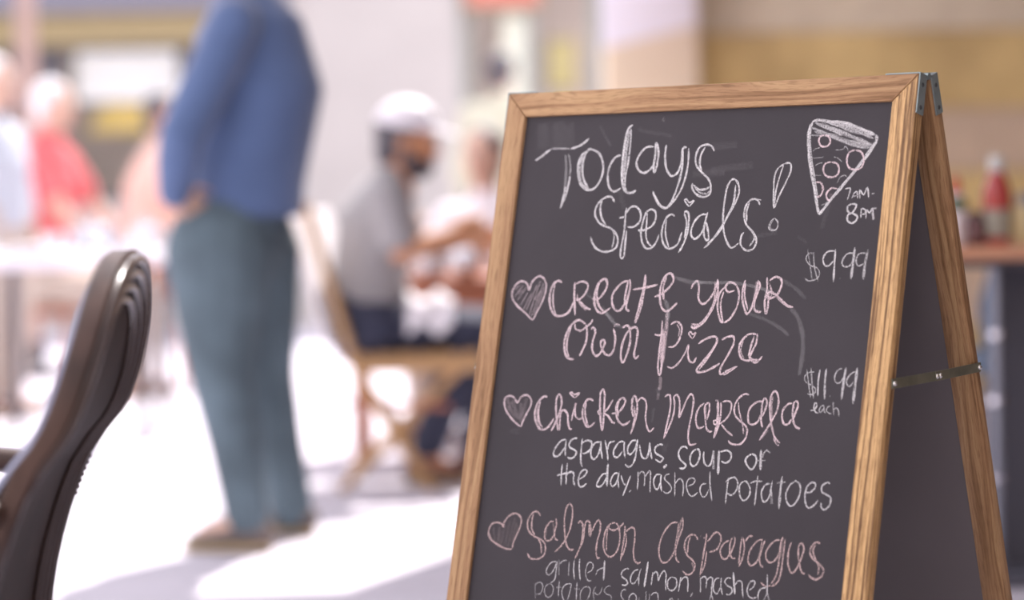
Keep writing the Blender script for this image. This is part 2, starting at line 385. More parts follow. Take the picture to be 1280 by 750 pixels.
# corner brackets: an L of a top plate and a side plate on every leaf end, joined by a hinge knuckle
def plate(pts, dirv, name, m, parent, bev=.0004):
    bm = bmesh.new(); hexa(bm, list(pts) + [p + dirv for p in pts], bev); return finish(name, bm, m, parent, smooth=False)
for side in (0, 1):
    A = 0 if side == 0 else SW; s = 1 if side == 0 else -1
    for fr, c0, c1 in ((fl, -ST + .0008, -.0008), (bl, .0008, ST - .0008)):
        o1 = plate([fr(A - s * .0018, -.0015, c0), fr(A - s * .0018, .047, c0), fr(A - s * .0018, .047, c1), fr(A - s * .0018, -.0015, c1)], su * s * .0017, 'corner_bracket', m_brack, sign)
        plate([fr(A - s * .0018, -.0018, c0), fr(A + s * .045, -.0018, c0), fr(A + s * .045, -.0018, c1), fr(A - s * .0018, -.0018, c1)], fv * .0017, 'top_plate', m_brack, sign)
        cm = (c0 + c1) / 2
        for b in (.012, .039):
            bm = bmesh.new(); ctr = fr(A - s * .0019, b, cm); q = (-su * s).to_track_quat('Z', 'Y').to_matrix()
            bmesh.ops.create_cone(bm, cap_ends=True, segments=14, radius1=.0034, radius2=.0022, depth=.0012, matrix=Matrix.Translation(ctr) @ q.to_4x4())
            finish('screw', bm, m_hole, o1, smooth=False)
    bm = bmesh.new()
    mid = (fl(A, 0, -ST) + bl(A, 0, 0)) / 2
    tube(bm, [mid - su * s * .002 + sz * .001, mid + su * s * .05 + sz * .001], .0042, 12); finish('hinge_knuckle', bm, m_brack, sign)
    # the folding stay
    sb = .36524
    Aq = A - s * .0022
    pa = fl(Aq, sb, -ST / 2); pb = bl(Aq, sb, ST / 2); md = pa.lerp(pb, .5) - sz * .0008
    ax = (pb - pa).normalized(); up = ax.cross(su).normalized(); 
    if up.z < 0: up = -up
    for k, (q0, q1, off) in enumerate(((pa - ax * .005, md + ax * .006, 0), (md - ax * .006, pb + ax * .005, .0013))):
        o_ = -su * s * (off + .0003)
        bm = bmesh.new(); w = up * .0058
        hexa(bm, [q0 - w + o_, q1 - w + o_, q1 + w + o_, q0 + w + o_] + [p - su * s * .0012 for p in (q0 - w + o_, q1 - w + o_, q1 + w + o_, q0 + w + o_)], .0003)
        st = finish('stay_bar', bm, m_strap, sign, smooth=False)
        ctr = (pa if k == 0 else pb) + o_ - su * s * .0015
        bm = bmesh.new(); ball(bm, ctr, .0034, u=12, v=8); finish('screw', bm, m_screw, st)
        if k == 1:
            for dd in (-.0045, .0035):
                bm = bmesh.new(); ball(bm, md + ax * dd + o_ - su * s * .0018, .0026, .0026, .0036, u=12, v=8); finish('rivet', bm, m_screw, st)

# chalk writing and drawings, each line its own mesh lying on the panel (units of 0.1 mm from the top right corner)
CHALK = '''#todays
23 85 5558,903 5481,863 5388,798 5313,753
19 50 5313,753 5170,754 5007,761
23 85 5007,761 4890,736 4796,689 4725,630
29 30 5077,839 5039,1022 5025,1188 5026,1320
19 45 5028,824 4973,990 4964,1123
23 85 4964,1123 4964,1189 4996,1386 5062,1553
23 85 5015,1254 5021,1353 5050,1542
23 85 4741,798 4829,878 4848,1026 4803,1192 4709,1292 4606,1313 4514,1262 4446,1116 4458,969 4536,836 4663,780 4722,790 4774,913 4772,1061 4723,1193 4651,1276
29 60 4794,846 4822,994 4798,1159 4724,1259 4628,1301
23 85 4187,869 4272,892 4344,1004 4357,1151 4314,1282 4228,1340 4127,1293
25 90 4057,474 4126,537 4150,715 4152,976 4131,1171 4087,1302 4011,1359 3934,1353 3890,1324
21 80 4080,522 4062,718 4064,978 4081,1140 4072,1270 4034,1335
34 60 4103,538 4114,765 4114,1009 4101,1204
23 85 3688,769 3803,774 3888,852 3934,965 3888,1063 3805,1105 3723,1074 3665,1003
24 90 3673,713 3657,858 3663,1019 3643,1100 3615,1020 3609,859 3643,746 3672,721
23 85 3504,749 3507,862 3486,991 3444,1088 3369,1153 3290,1115 3249,996 3246,808 3188,793
23 85 3246,813 3226,1029 3247,1219 3311,1441 3390,1560 3488,1535 3577,1438 3629,1341
21 85 3161,798 3143,1001 3170,1224 3229,1380 3318,1501 3395,1561 3484,1530 3570,1437 3630,1354
21 85 2774,853 2822,785 2916,765 3003,803 3041,914 3013,1026 2922,1117 2820,1197 2771,1276 2769,1387 2855,1430 2964,1395 3040,1316 3041,1249
21 85 2913,794 2965,893 2968,1005 2925,1095
21 85 3027,1272 2946,1329 2842,1330 2781,1298
19 60 3002,1306 2914,1374 2821,1386 2779,1354
#exclamation
18 85 1735,1032 1827,1096 1858,1204 1847,1379 1817,1575 1761,1423 1683,1251 1637,1121 1656,1030 1735,1032
16 85 1746,1043 1788,1205 1817,1379 1812,1553
15 60 1789,1701 1845,1748 1861,1824 1807,1856 1747,1835 1739,1759 1788,1705
15 50 1811,1726 1845,1791 1829,1839 1771,1846
#specials
21 88 4204,1481 4248,1416 4319,1404 4411,1446 4478,1527 4490,1625 4430,1723 4334,1780 4221,1813 4123,1886 4082,1967 4098,2064 4188,2112 4305,2115 4410,2072 4479,1999 4514,1925
21 88 4401,1447 4417,1544 4378,1674 4296,1772
17 60 4191,1821 4150,1902 4146,1999 4164,2080
21 88 4104,1677 4055,1677 4027,1669
21 88 4009,1548 4007,1677 3999,1871 4015,2031 4016,2160 3985,2205 3958,2160 3962,1999 3965,1839
21 88 4004,1629 3956,1557 3882,1534 3809,1575 3769,1655 3785,1743 3864,1799 3961,1799
21 88 3787,1840 3742,1848 3668,1832 3579,1785 3538,1697 3555,1609 3627,1577 3697,1624 3728,1744 3739,1872 3702,2000 3635,2072 3558,2072 3492,2000 3459,1897
18 88 3678,1616 3668,1760 3658,1904 3616,2000 3552,2048
21 88 3251,1668 3305,1644 3375,1683 3416,1794 3420,1905 3377,2016 3302,2077 3220,2064 3153,2001 3119,1867
18 88 3373,1699 3372,1842 3336,1969 3284,2072
21 88 3120,1621 3085,1606 3045,1654 3031,1796 3050,1938 3091,2048 3139,2135
21 88 3119,1629 3068,1733 3062,1843 3075,1954
17 88 3055,1551 3131,1471 3105,1455 3057,1495 2991,1473 3055,1551
21 88 2782,1648 2865,1655 2947,1733 2984,1844 2968,1922 2908,1957 2833,1891 2790,1797
21 88 2768,1617 2795,1766 2795,1876 2759,1962 2713,1962 2738,1845 2780,1735
20 85 2770,2072 2676,1995 2546,1809 2421,1590 2344,1393 2374,1261 2457,1211 2522,1302 2540,1501 2532,1721 2481,1919 2372,2068 2265,2007
20 85 2737,2028 2586,1897 2484,1699 2407,1502 2404,1282
20 85 2022,1540 2068,1474 2156,1472 2223,1548 2231,1680 2179,1789 2066,1888 2016,1986 2053,2083 2152,2099 2237,2029 2239,1920 2206,1876
20 85 2177,1505 2202,1614 2185,1745
19 70 2108,1855 2046,1942 2108,2051
14 85 2009,1479 2082,1463
#pizza drawing
29 85 1400,529 1441,623 1433,771 1401,955 1330,1195 1247,1452 1197,1616 1162,1644 1056,1509 877,1294 700,1081 543,868 498,770 517,710
19 60 1420,568 1413,734 1376,938 1299,1196 1220,1471
29 85 1411,525 1320,506 1172,531 1007,542 817,597 647,666 517,715
29 50 1368,537 1206,594 993,655 801,734 590,812
24 45 1413,596 1262,647 1044,745 831,824 664,865
38 55 1108,551 961,583 791,643 580,722
24 50 1191,543 1000,600 850,660 683,701 536,756
15 60 1402,689 1130,710
38 40 1366,644 1154,687 939,766 728,836 564,858
29 40 1274,546 1056,644 884,713 546,841
19 60 1312,572 1096,652 966,711
29 50 878,768 690,813 548,823
19 60 521,796 615,938 788,1187 965,1411 1137,1599
11 42 1356,892 1319,856 1258,849
11 42 1357,975 1203,966
11 42 1304,1068 1256,1041 1195,1033
11 42 1300,1186 1207,1188
11 42 1048,882 947,875 910,840 862,905
11 42 1059,964 995,983 939,1030
11 42 979,1292 947,1221 889,1194 846,1213
11 42 1163,1553 1114,1535 1076,1509
#pepperoni
19 85 1219,694 1275,711 1289,762 1257,821 1202,836 1148,819 1130,766 1161,711 1219,694
19 85 1088,1027 1162,1043 1185,1116 1145,1189 1066,1213 991,1192 967,1120 1008,1047 1088,1027
19 85 772,889 851,914 875,1004 839,1096 744,1129 667,1099 643,1010 688,918 772,889
19 85 1269,1269 1196,1280 1159,1362 1188,1435 1237,1452
19 85 961,1356 1044,1346 1104,1408 1091,1472 1046,1500
58 20 1064,1436 1003,1437
#opening hours
14 80 859,1358 789,1351 792,1414 813,1495
14 80 754,1477 731,1415 693,1397 673,1478
14 80 747,1450 678,1442
14 80 643,1479 656,1371 598,1434 558,1345 523,1480
14 80 489,1422 456,1419
19 80 747,1540 794,1567 794,1621 734,1652 690,1595 685,1550 747,1540
19 80 734,1652 782,1675 780,1738 719,1774 663,1739 659,1685 734,1652
19 80 641,1703 633,1707
14 80 602,1712 608,1605 557,1614 556,1659 601,1668
14 80 535,1722 537,1615 493,1651 459,1597 433,1741
29 60 468,1606 428,1732
19 60 459,1597 403,1598
#first price
13 50 1196,2133 1267,2143 1290,2206 1230,2278 1123,2314 1084,2386 1127,2449 1228,2468 1283,2432
14 40 1284,2088 1232,2260 1177,2458
15 50 1198,2115 1166,2296 1093,2476
16 80 903,2106 1004,2115 1056,2187 1036,2268 973,2286 909,2223
19 85 902,2079 895,2259 883,2483
14 60 802,2432 797,2437
15 70 627,2133 737,2142 796,2240 759,2294 690,2285 639,2204
27 65 642,2061 645,2240 650,2450
15 60 487,2133 576,2142 607,2222 570,2284 503,2257
27 55 463,2088 483,2257 485,2449
#first heart
21 80 5282,3021 5434,2915 5574,2825 5663,2724 5668,2623 5598,2529 5506,2512 5437,2553 5404,2629 5368,2519 5275,2442 5188,2467 5134,2550 5130,2651 5164,2768 5227,2903 5282,3021
23 40 5637,2623 5563,2554
23 40 5622,2715 5509,2562
23 40 5572,2765 5452,2587
23 40 5511,2824 5415,2654
23 40 5451,2873 5356,2670
23 40 5406,2889 5280,2552
23 40 5354,2956 5235,2501
23 40 5310,2972 5178,2534
23 40 5271,2954 5154,2584
48 30 5291,2753 5205,2635
38 30 5576,2673 5497,2638
#create your
25 85 4881,2523 4946,2498 5021,2549 5055,2667 5033,2817 4953,2932 4847,2955 4731,2912 4667,2795 4642,2753
19 85 4992,2532 5003,2666 4981,2816 4923,2931
25 85 4678,2513 4666,2662 4636,2827 4611,2943
21 85 4664,2538 4567,2504 4483,2528 4463,2594 4519,2693 4593,2744 4626,2728
25 85 4627,2720 4548,2776 4457,2841 4373,2865
19 60 4625,2662 4568,2777 4451,2882
25 85 4374,2725 4273,2723 4188,2624 4166,2525 4210,2468 4284,2509 4338,2625 4339,2757 4282,2871 4188,2903 4068,2835
25 85 4294,2510 4313,2658 4262,2805 4170,2886
24 85 3852,2489 3946,2521 4053,2645 4060,2768 3998,2859 3922,2868 3850,2765
24 85 3831,2469 3805,2560 3829,2744 3827,2846 3774,2875
24 85 3846,2479 3867,2683 3857,2806
24 85 3594,2406 3598,2558 3628,2782 3679,3026
24 85 3578,2436 3598,2781 3646,2965 3667,3026
24 85 3763,2601 3607,2579 3488,2557 3390,2532
24 85 3422,2688 3330,2657 3221,2575 3163,2474 3209,2393 3289,2424 3344,2556 3334,2717 3281,2837 3205,2866 3139,2825 3065,2754
24 85 3267,2414 3305,2576 3271,2737
23 85 2886,2581 2859,2521 2805,2487 2770,2570 2766,2690 2697,2769 2610,2718 2542,2608 2514,2468
29 85 2515,2458 2493,2627 2549,2826 2644,2986 2774,3068 2825,3039
19 70 2546,2489 2529,2707 2588,2886 2711,3017 2828,3019
21 85 2356,2526 2458,2627 2473,2785 2431,2923 2376,2991 2278,2950 2193,2801 2179,2643 2240,2525 2336,2497 2388,2547 2344,2615 2243,2594
19 85 2403,2606 2431,2745 2399,2903 2366,2981
23 85 2110,2465 2132,2564 2126,2701 2060,2857 2024,2876 1977,2797 1942,2621 1928,2464
19 85 2108,2485 2097,2662 2029,2837
23 85 1927,2473 1895,2542 1944,2699 1940,2816 1879,2855 1835,2844
29 50 1948,2483 1955,2699
21 85 1808,2424 1789,2580 1805,2717 1775,2872 1751,2794 1766,2580
23 85 1768,2472 1684,2423 1601,2461 1600,2558 1655,2656 1764,2687 1773,2619 1705,2618 1583,2694 1485,2771 1393,2789
19 60 1654,2666 1532,2752 1438,2789
21 60 1765,2501 1714,2638 1763,2697
#own pizza
24 85 4426,3055 4514,3007 4594,3017 4682,3109 4731,3259 4709,3407 4645,3496 4543,3504
24 85 4426,3055 4392,3153 4393,3284 4437,3400 4467,3466
21 85 4600,3042 4579,3115 4495,3138 4412,3087 4349,3037 4326,2987
21 85 4646,3076 4685,3225 4683,3373 4626,3487
24 85 4337,3119 4300,3093 4262,3150 4286,3265 4279,3379 4219,3451 4153,3425 4100,3309 4108,3253 4156,3262 4144,3343 4073,3423 3992,3437 3945,3354 3946,3208 3991,3095
19 60 3984,3079 3949,3045 3888,3060
24 85 3854,3090 3797,3059 3744,3088 3709,3249 3735,3411 3780,3524 3827,3454 3825,3292 3772,3149 3684,3077 3619,3106 3612,3247 3628,3388 3605,3468 3550,3427
19 85 3357,3160 3308,3169 3236,3168
24 85 3262,2978 3247,3178 3252,3398 3247,3578 3204,3667 3195,3557 3198,3357 3207,3117
67 45 3206,2856 3188,3077 3192,3317 3176,3516
29 60 3236,3078 3227,3318 3212,3517
38 30 3198,3676 3182,3775 3190,3855
38 20 3196,3895 3190,3975
21 85 3134,3035 3045,2994 2965,3052 2961,3172 3028,3293 3132,3315
17 60 3041,3024 2989,3092 2994,3192
19 70 3112,3554 3038,3572 2951,3509 2873,3388 2830,3268
21 85 2830,3268 2826,3387 2791,3475 2730,3493 2692,3423
17 85 2784,3207 2847,3139 2815,3119 2787,3148 2743,3127 2784,3207
22 85 2690,3264 2614,3213 2503,3171 2433,3179 2434,3258 2541,3418 2662,3560 2656,3609 2541,3596 2410,3533 2346,3491
22 85 2405,3218 2518,3418 2636,3579
22 85 2360,3207 2273,3166 2193,3164 2181,3252 2244,3391 2327,3550 2316,3628 2220,3576 2089,3523
17 85 2111,3533 2216,3605 2281,3636
22 85 1867,3127 1980,3130 2081,3230 2091,3328 2045,3424 1939,3450 1923,3401
22 85 1857,3117 1863,3244 1925,3382 1906,3440 1824,3466 1755,3387
23 85 1898,3147 1935,3304 1934,3401 1873,3439 1805,3437
17 60 2041,3190 2069,3327 2011,3423
#second price
12 55 1012,3557 1083,3565 1136,3612 1115,3680 1039,3712 975,3755 981,3812 1038,3826 1079,3816
12 60 1120,3526 1073,3702 1026,3871
14 60 1064,3507 1027,3700 986,3875
17 80 938,3520 947,3663 931,3845
21 75 854,3512 856,3660 837,3875
14 60 771,3833 765,3834
14 65 642,3500 703,3530 732,3610 706,3672 654,3670 610,3606
25 75 592,3487 605,3651 611,3872
14 65 459,3533 525,3569 568,3639 556,3689 515,3710 471,3647
27 70 443,3488 447,3691 452,3916
14 75 1015,4013 970,4008 936,3970 933,3936 961,3925 967,3982 935,4032 895,4036
12 55 835,3943 878,3967 892,4013 864,4029 837,3977
12 55 835,3943 827,4011 804,4038
12 55 744,3951 781,3963 795,4009 759,4036 720,4040
18 55 717,3904 693,4050
12 55 700,3994 664,3970 634,4003 620,4070
#second heart
21 75 5262,4406 5388,4334 5520,4223 5577,4121 5572,4042 5519,4014 5443,4024 5367,4093 5321,4020 5228,3990 5156,4039 5144,4116 5193,4222 5242,4328 5262,4406
67 22 5546,4054 5464,4155
67 22 5515,4144 5363,4281
67 22 5462,4064 5310,4305
67 22 5310,4097 5272,4342
67 22 5222,4029 5266,4277
#chicken
22 85 4895,4003 4952,3999 5023,4060 5064,4165 5054,4281 4989,4394 4896,4422 4815,4373 4751,4267
22 85 4999,4059 5014,4176 4984,4316 4916,4397
19 50 5037,4125 5020,4292 4957,4392
22 85 4774,4435 4724,4343 4680,4213 4659,4084 4680,3995 4716,3964 4748,4023 4735,4164 4696,4316 4664,4424
22 85 4641,4422 4654,4276 4652,4186 4608,4159 4546,4207 4523,4308 4487,4390 4447,4394
29 70 4712,4266 4742,4382
19 85 4470,4293 4461,4191 4433,4062 4437,4139 4416,4227 4356,4263 4297,4235
18 85 4458,3999 4545,3945 4515,3931 4472,3955 4396,3933 4458,3999
22 85 4164,4026 4221,4003 4280,4031 4314,4121 4307,4223 4253,4322 4186,4357 4102,4290
22 85 4278,4043 4275,4170 4236,4283 4194,4357
22 85 3978,4398 4017,4286 4058,4060 4070,3921 4037,3875 4006,3931 3987,4120 3975,4309 3978,4398
19 85 4032,4128 4076,4149 4055,4186 4010,4172
22 85 3866,3995 3927,4105 3980,4170 3913,4205 3841,4278 3793,4288
22 85 3867,4172 3770,4155 3704,4083 3676,4007 3727,3971 3789,4024 3805,4125 3766,4237 3688,4302 3628,4293 3566,4247
18 85 3767,4010 3786,4099 3754,4211
22 85 3542,4421 3507,4288 3483,4137 3500,4012 3541,3939 3573,3978 3562,4115 3527,4201
19 85 3493,4012 3447,3960 3383,3983 3350,4056 3347,4193 3307,4316 3255,4370 3202,4318
29 60 3539,4064 3504,4200 3525,4376
#marsala
20 85 3097,3934 3035,3901 3005,3955 2994,4091 3019,4291 3042,4452
20 85 3042,4446 2980,4301 2936,4138 2938,4015 2957,3929 2916,3902 2871,3963 2854,4086 2849,4178 2816,4096 2762,3946 2712,3882 2667,3942 2668,4102 2687,4288 2684,4423 2644,4500 2552,4483
20 85 2505,3985 2576,4049 2605,4161 2576,4270 2529,4293 2468,4265
20 85 2433,3976 2493,4021 2466,4167 2436,4288 2387,4329 2345,4321
20 85 2433,3976 2421,4068 2441,4191
25 60 2487,4009 2463,4155
20 85 2350,3948 2307,3947
29 85 2313,3953 2293,4111 2288,4257 2318,4411
19 85 2269,3964 2253,4085 2262,4232 2305,4404
18 85 2254,3963 2170,3947 2115,3982 2123,4092 2183,4179 2262,4232 2327,4235 2339,4198 2297,4184
20 85 2234,4230 2137,4311 2044,4367
19 85 1881,3863 1939,3853 2018,3905 2064,3992 2059,4089 2000,4159 1907,4216 1857,4274 1859,4370 1920,4452 2003,4468 2076,4453 2102,4418
16 70 2019,3954 2000,4050 1949,4169 1917,4252 1899,4336
20 85 1682,3934 1758,3943 1847,4019 1863,4117 1839,4200 1780,4216 1715,4171 1684,4085
20 85 1653,3885 1681,3940 1680,4061 1673,4169 1643,4246
20 85 1653,3885 1618,3938 1634,4035 1666,4120
20 85 1672,4403 1614,4310 1533,4175 1467,4028 1463,3896 1509,3807 1561,3839 1577,3936 1559,4080 1510,4245 1454,4362 1377,4418
29 40 1551,3863 1554,3983 1530,4138
15 70 1481,4364 1424,4433 1388,4443
19 50 1646,4384 1562,4272
20 85 1263,3942 1324,3950 1385,4024 1387,4120 1350,4190 1295,4188 1254,4126
20 85 1213,3904 1186,3956 1214,4065 1239,4138
20 85 1245,3923 1251,4043 1223,4161 1181,4218 1124,4234
15 70 1207,3898 1256,3947 1232,4006
14 60 1182,4212 1136,4254
#asparagus soup of
19 85 4524,4530 4599,4553 4673,4646 4693,4724 4649,4753 4590,4725 4525,4626
19 85 4516,4530 4516,4638 4501,4739
19 85 4338,4508 4400,4511 4456,4559 4455,4622 4380,4650 4336,4680 4359,4738 4418,4766 4468,4750
19 85 4268,4505 4267,4651 4253,4789 4216,4863
19 85 4267,4562 4194,4527 4122,4542 4119,4618 4173,4677 4240,4693
19 85 3983,4535 4066,4552 4115,4643 4095,4730 4045,4752 3993,4687 3972,4560
19 85 3978,4516 3961,4635 3922,4746
19 85 3918,4507 3870,4630 3836,4760
19 85 3862,4630 3844,4541 3764,4512
19 85 3626,4511 3700,4527 3763,4624 3752,4699 3690,4708 3632,4630
19 85 3620,4504 3613,4604 3582,4715
19 85 3440,4489 3506,4499 3556,4576 3546,4651 3499,4661 3442,4583 3427,4470
19 85 3427,4470 3423,4607 3436,4732 3478,4809 3530,4818 3572,4789
19 85 3388,4536 3360,4628 3320,4695 3260,4697 3236,4597 3243,4498
19 85 3243,4498 3211,4620 3176,4711
19 85 3037,4525 3097,4522 3151,4568 3135,4629 3056,4662 3015,4690 3053,4736 3132,4703
29 85 2961,4755 2965,4782 3000,4800
19 85 2671,4555 2716,4527 2772,4548 2800,4611 2768,4683 2703,4729 2669,4763 2709,4796 2768,4791
19 85 2545,4549 2598,4588 2624,4663 2599,4741 2546,4756 2502,4705 2485,4619 2507,4559 2545,4549
19 85 2433,4573 2429,4652 2398,4724 2345,4745 2308,4695 2297,4560
25 85 2298,4554 2269,4777
29 85 2220,4544 2208,4689 2196,4840
19 85 2203,4567 2105,4544 2043,4583 2043,4644 2100,4695 2174,4675
19 85 1755,4568 1813,4607 1827,4668 1738,4753 1678,4672 1696,4589 1755,4566
27 70 1629,4507 1619,4645 1605,4757
15 70 1682,4642 1557,4635
19 45 1598,4608 1585,4547 1547,4515 1495,4542
#mashed potatoes
18 85 4533,4842 4530,4969 4513,5114
18 85 4598,4992 4522,4969 4354,4934
18 85 4456,4826 4452,4965 4437,5097
18 85 4450,4977 4386,4929 4335,4958 4332,5034 4297,5107
18 85 4277,5030 4190,4987 4137,4921 4173,4892 4230,4927 4256,5017 4237,5091 4187,5111 4117,5059
18 85 3819,4928 3888,4932 3952,5024 3958,5087 3897,5083 3845,5017 3818,4940
27 85 3831,4791 3822,4941 3805,5083
18 85 3662,4906 3721,4922 3761,5012 3730,5073 3680,5045 3649,4943
18 85 3649,4887 3650,4993 3620,5097
18 85 3613,4929 3571,5013 3528,5048
18 85 3469,4926 3505,5046 3553,5192
18 85 3437,5104 3463,5131
17 70 3364,4871 3349,4975 3347,5099
15 55 3354,4938 3319,4868 3263,4896 3249,4994 3250,5043
17 70 3256,4945 3201,4855 3173,4891 3164,5013 3150,5117
18 85 3025,4888 3090,4898 3117,4974 3083,5058 3038,5061 3008,4955
18 85 3015,4881 3011,4992 2982,5094
15 65 2890,4871 2947,4890 2958,4939 2905,4979 2855,5019 2848,5074 2902,5110 2964,5087
15 65 2820,4845 2800,4991 2782,5143
15 65 2800,4991 2750,4927 2697,4942 2670,5032 2670,5139
15 65 2608,5004 2539,4975 2516,4925 2563,4901 2618,4931 2630,5005 2581,5100 2520,5120 2454,5067
15 65 2346,4958 2409,4974 2429,5042 2390,5112 2340,5109 2301,5021
18 65 2315,4804 2295,4961 2240,5163
17 70 2045,4867 2047,5018 2046,5192
17 70 2073,4923 2022,4878 1953,4862 1903,4925 1913,5009 1969,5073 2042,5053
17 70 1822,4896 1871,4947 1866,5042 1821,5117 1772,5120 1723,5057 1727,4974 1778,4905 1822,4896
17 70 1635,4819 1634,4992 1637,5189
17 70 1734,4920 1654,4886 1563,4886
17 70 1457,4904 1523,4926 1561,5011 1536,5105 1492,5120 1445,5052 1434,4920
17 70 1431,4866 1430,5003 1411,5049
31 45 1428,5003 1399,5144
25 70 1296,4805 1303,4971 1296,5196
17 70 1361,4892 1246,4873
17 70 1124,4860 1180,4905 1223,5002 1197,5107 1136,5150 1074,5099 1033,4990 1045,4896 1105,4853 1124,4860
17 70 975,4963 912,4977 850,4932 837,4872 886,4857 942,4902 964,4997 945,5102 897,5157 828,5118 781,5056
17 70 644,4858 685,4845 747,4890 739,4960 668,4990 617,5022 621,5104 681,5161 731,5135 738,5083
#third heart
21 72 5169,5965 5266,5966 5420,5920 5546,5852 5579,5765 5541,5672 5463,5647 5379,5660 5349,5697 5342,5632 5282,5551 5190,5512 5105,5539 5069,5613 5106,5743 5153,5861 5169,5965
19 50 5564,5789 5491,5887 5334,5952
34 16 5519,5709 5461,5872
34 16 5405,5701 5408,5893
34 16 5328,5670 5356,5915
34 16 5256,5613 5289,5923
34 16 5181,5569 5239,5932
34 16 5139,5631 5181,5889
#salmon
19 78 4779,5516 4826,5469 4890,5473 4952,5541 4970,5631 4933,5718 4844,5775 4744,5805 4665,5850 4637,5936 4665,6014 4753,6059 4858,6055 4915,5996
19 78 4887,5492 4906,5576 4889,5689 4830,5761
19 78 4777,5795 4717,5879 4692,5991
19 78 4557,5570 4618,5581 4676,5674 4679,5763 4639,5816 4570,5799 4526,5726
19 78 4532,5525 4511,5611 4529,5701 4510,5775 4459,5803
19 50 4562,5590 4537,5702
19 50 4654,5660 4661,5774
19 78 4492,5950 4416,5881 4351,5789 4294,5646 4281,5469 4303,5370 4348,5333 4387,5388 4399,5515 4377,5665 4344,5788 4300,5873 4248,5904 4196,5890
19 78 4180,5575 4154,5536 4110,5570 4092,5644 4093,5794 4129,5922 4170,6013
19 78 4079,5681 4060,5542 4015,5532 3984,5587 3959,5709
19 78 3951,5659 3919,5557 3873,5504 3835,5551 3835,5663 3857,5776 3854,5901 3821,5972 3785,5957
19 70 4124,5584 4076,5643 4074,5768 4117,5896
19 78 4005,5551 3995,5675 3958,5716
19 78 3614,5517 3697,5546 3751,5645 3762,5773 3727,5881 3660,5939 3594,5926 3530,5834 3521,5692 3558,5568 3614,5517
19 78 3696,5554 3700,5594 3619,5612 3530,5558 3489,5508
19 60 3721,5580 3718,5738 3698,5879
19 78 3465,5538 3458,5656 3465,5814 3473,5987
19 78 3453,5624 3419,5731 3439,5859 3467,5939
19 78 3444,5623 3375,5563 3315,5582 3298,5707 3297,5848 3263,5955 3201,5989 3176,5963
#salmon asparagus
19 78 2689,5452 2781,5466 2878,5582 2924,5725 2917,5849 2867,5938 2792,5940 2727,5865 2670,5737
19 78 2634,5378 2618,5501 2661,5659 2682,5784 2658,5891 2606,5933
19 60 2681,5443 2686,5614 2698,5801
23 50 2645,5394 2668,5582 2673,5737
19 78 2376,5645 2418,5590 2489,5587 2552,5651 2556,5755 2500,5839 2414,5892 2378,5962 2412,6039 2479,6066 2556,6021
19 78 2487,5602 2511,5693 2504,5810
19 78 2429,5908 2391,5993
19 78 2347,5592 2340,5594
19 78 2301,5610 2266,5608
19 78 2265,5549 2263,5630 2280,5837 2293,6073
19 78 2244,5643 2220,5626 2145,5533 2073,5550 2054,5629 2101,5735 2201,5772
19 78 2237,5760 2242,5922 2288,6043
19 78 1934,5612 2007,5654 2047,5745 2011,5823 1949,5832 1906,5763
19 78 1872,5557 1854,5628 1891,5748 1917,5808
19 78 1896,5573 1919,5662 1906,5763 1864,5818 1822,5815
19 78 1746,5562 1713,5691 1730,5823 1762,5912
19 78 1764,5556 1769,5724 1764,5898
19 78 1714,5618 1671,5549 1612,5538
19 78 1464,5570 1546,5591 1633,5714 1644,5830 1594,5884 1524,5835 1477,5730
19 78 1438,5568 1468,5672 1489,5775 1469,5860 1423,5892
19 60 1479,5586 1489,5702 1497,5775
19 78 1229,5553 1311,5573 1399,5681 1405,5768 1346,5828 1267,5786 1215,5667
19 78 1200,5515 1222,5610 1221,5825 1243,5985 1299,6076
19 78 1168,5534 1171,5750 1180,5951 1217,6055 1295,6104
16 78 1297,6090 1362,6110 1443,6067
24 50 1198,5536 1201,5752
19 78 1077,5563 1105,5673 1096,5815 1042,5918 987,5892 935,5774 901,5642 934,5574 972,5605 965,5733 903,5899 851,5916
19 78 689,5555 748,5545 806,5607 814,5679 757,5745 668,5795 611,5861 635,5934 712,5976 800,5934
19 78 753,5574 777,5647 742,5730 681,5824 678,5923
15 60 810,5920 730,5963 666,5951
#grilled salmon
15 50 4443,6065 4523,6083 4580,6164 4578,6219 4527,6237 4469,6166 4431,6053
15 50 4431,6053 4432,6185 4438,6284 4498,6338
15 50 4405,6040 4383,6235
15 50 4391,6094 4349,6052 4283,6036
16 60 4246,6055 4235,6223
16 65 4170,6022 4166,6141 4134,6263
18 65 4092,5994 4080,6123 4043,6267
14 55 3953,6167 3891,6129 3872,6074 3905,6033 3956,6048 3979,6126 3968,6201 3926,6257 3872,6257
15 50 3816,6183 3798,6122 3736,6090 3704,6081
21 75 3710,5990 3701,6103 3691,6237
#salmon mashed
16 68 3327,6067 3373,6065 3432,6113 3424,6166 3354,6203 3329,6238 3358,6267 3417,6267
16 68 3190,6061 3252,6087 3293,6165 3278,6228 3226,6229 3179,6145
16 68 3153,6047 3174,6134 3161,6255
23 80 3062,5954 3068,6104 3077,6269
16 68 2975,6070 2977,6149 2978,6234
16 68 2970,6106 2931,6066 2900,6101 2883,6179
16 68 2883,6179 2861,6108 2818,6046 2780,6090 2773,6185 2758,6279
16 68 2694,6110 2739,6150 2742,6225 2697,6273 2642,6258 2611,6203 2627,6130 2694,6110
16 68 2562,6093 2569,6189 2576,6279
16 68 2567,6157 2517,6100 2466,6106 2450,6178 2441,6272
16 68 2371,6271 2393,6320
15 65 2285,6081 2269,6173 2259,6261
15 65 2276,6101 2237,6066 2196,6094 2187,6208
15 65 2193,6115 2149,6069 2109,6087 2109,6180 2099,6304
15 65 2012,6068 2066,6083 2088,6158 2072,6229 2020,6250 1987,6170
15 65 1989,6056 1982,6159 1944,6264
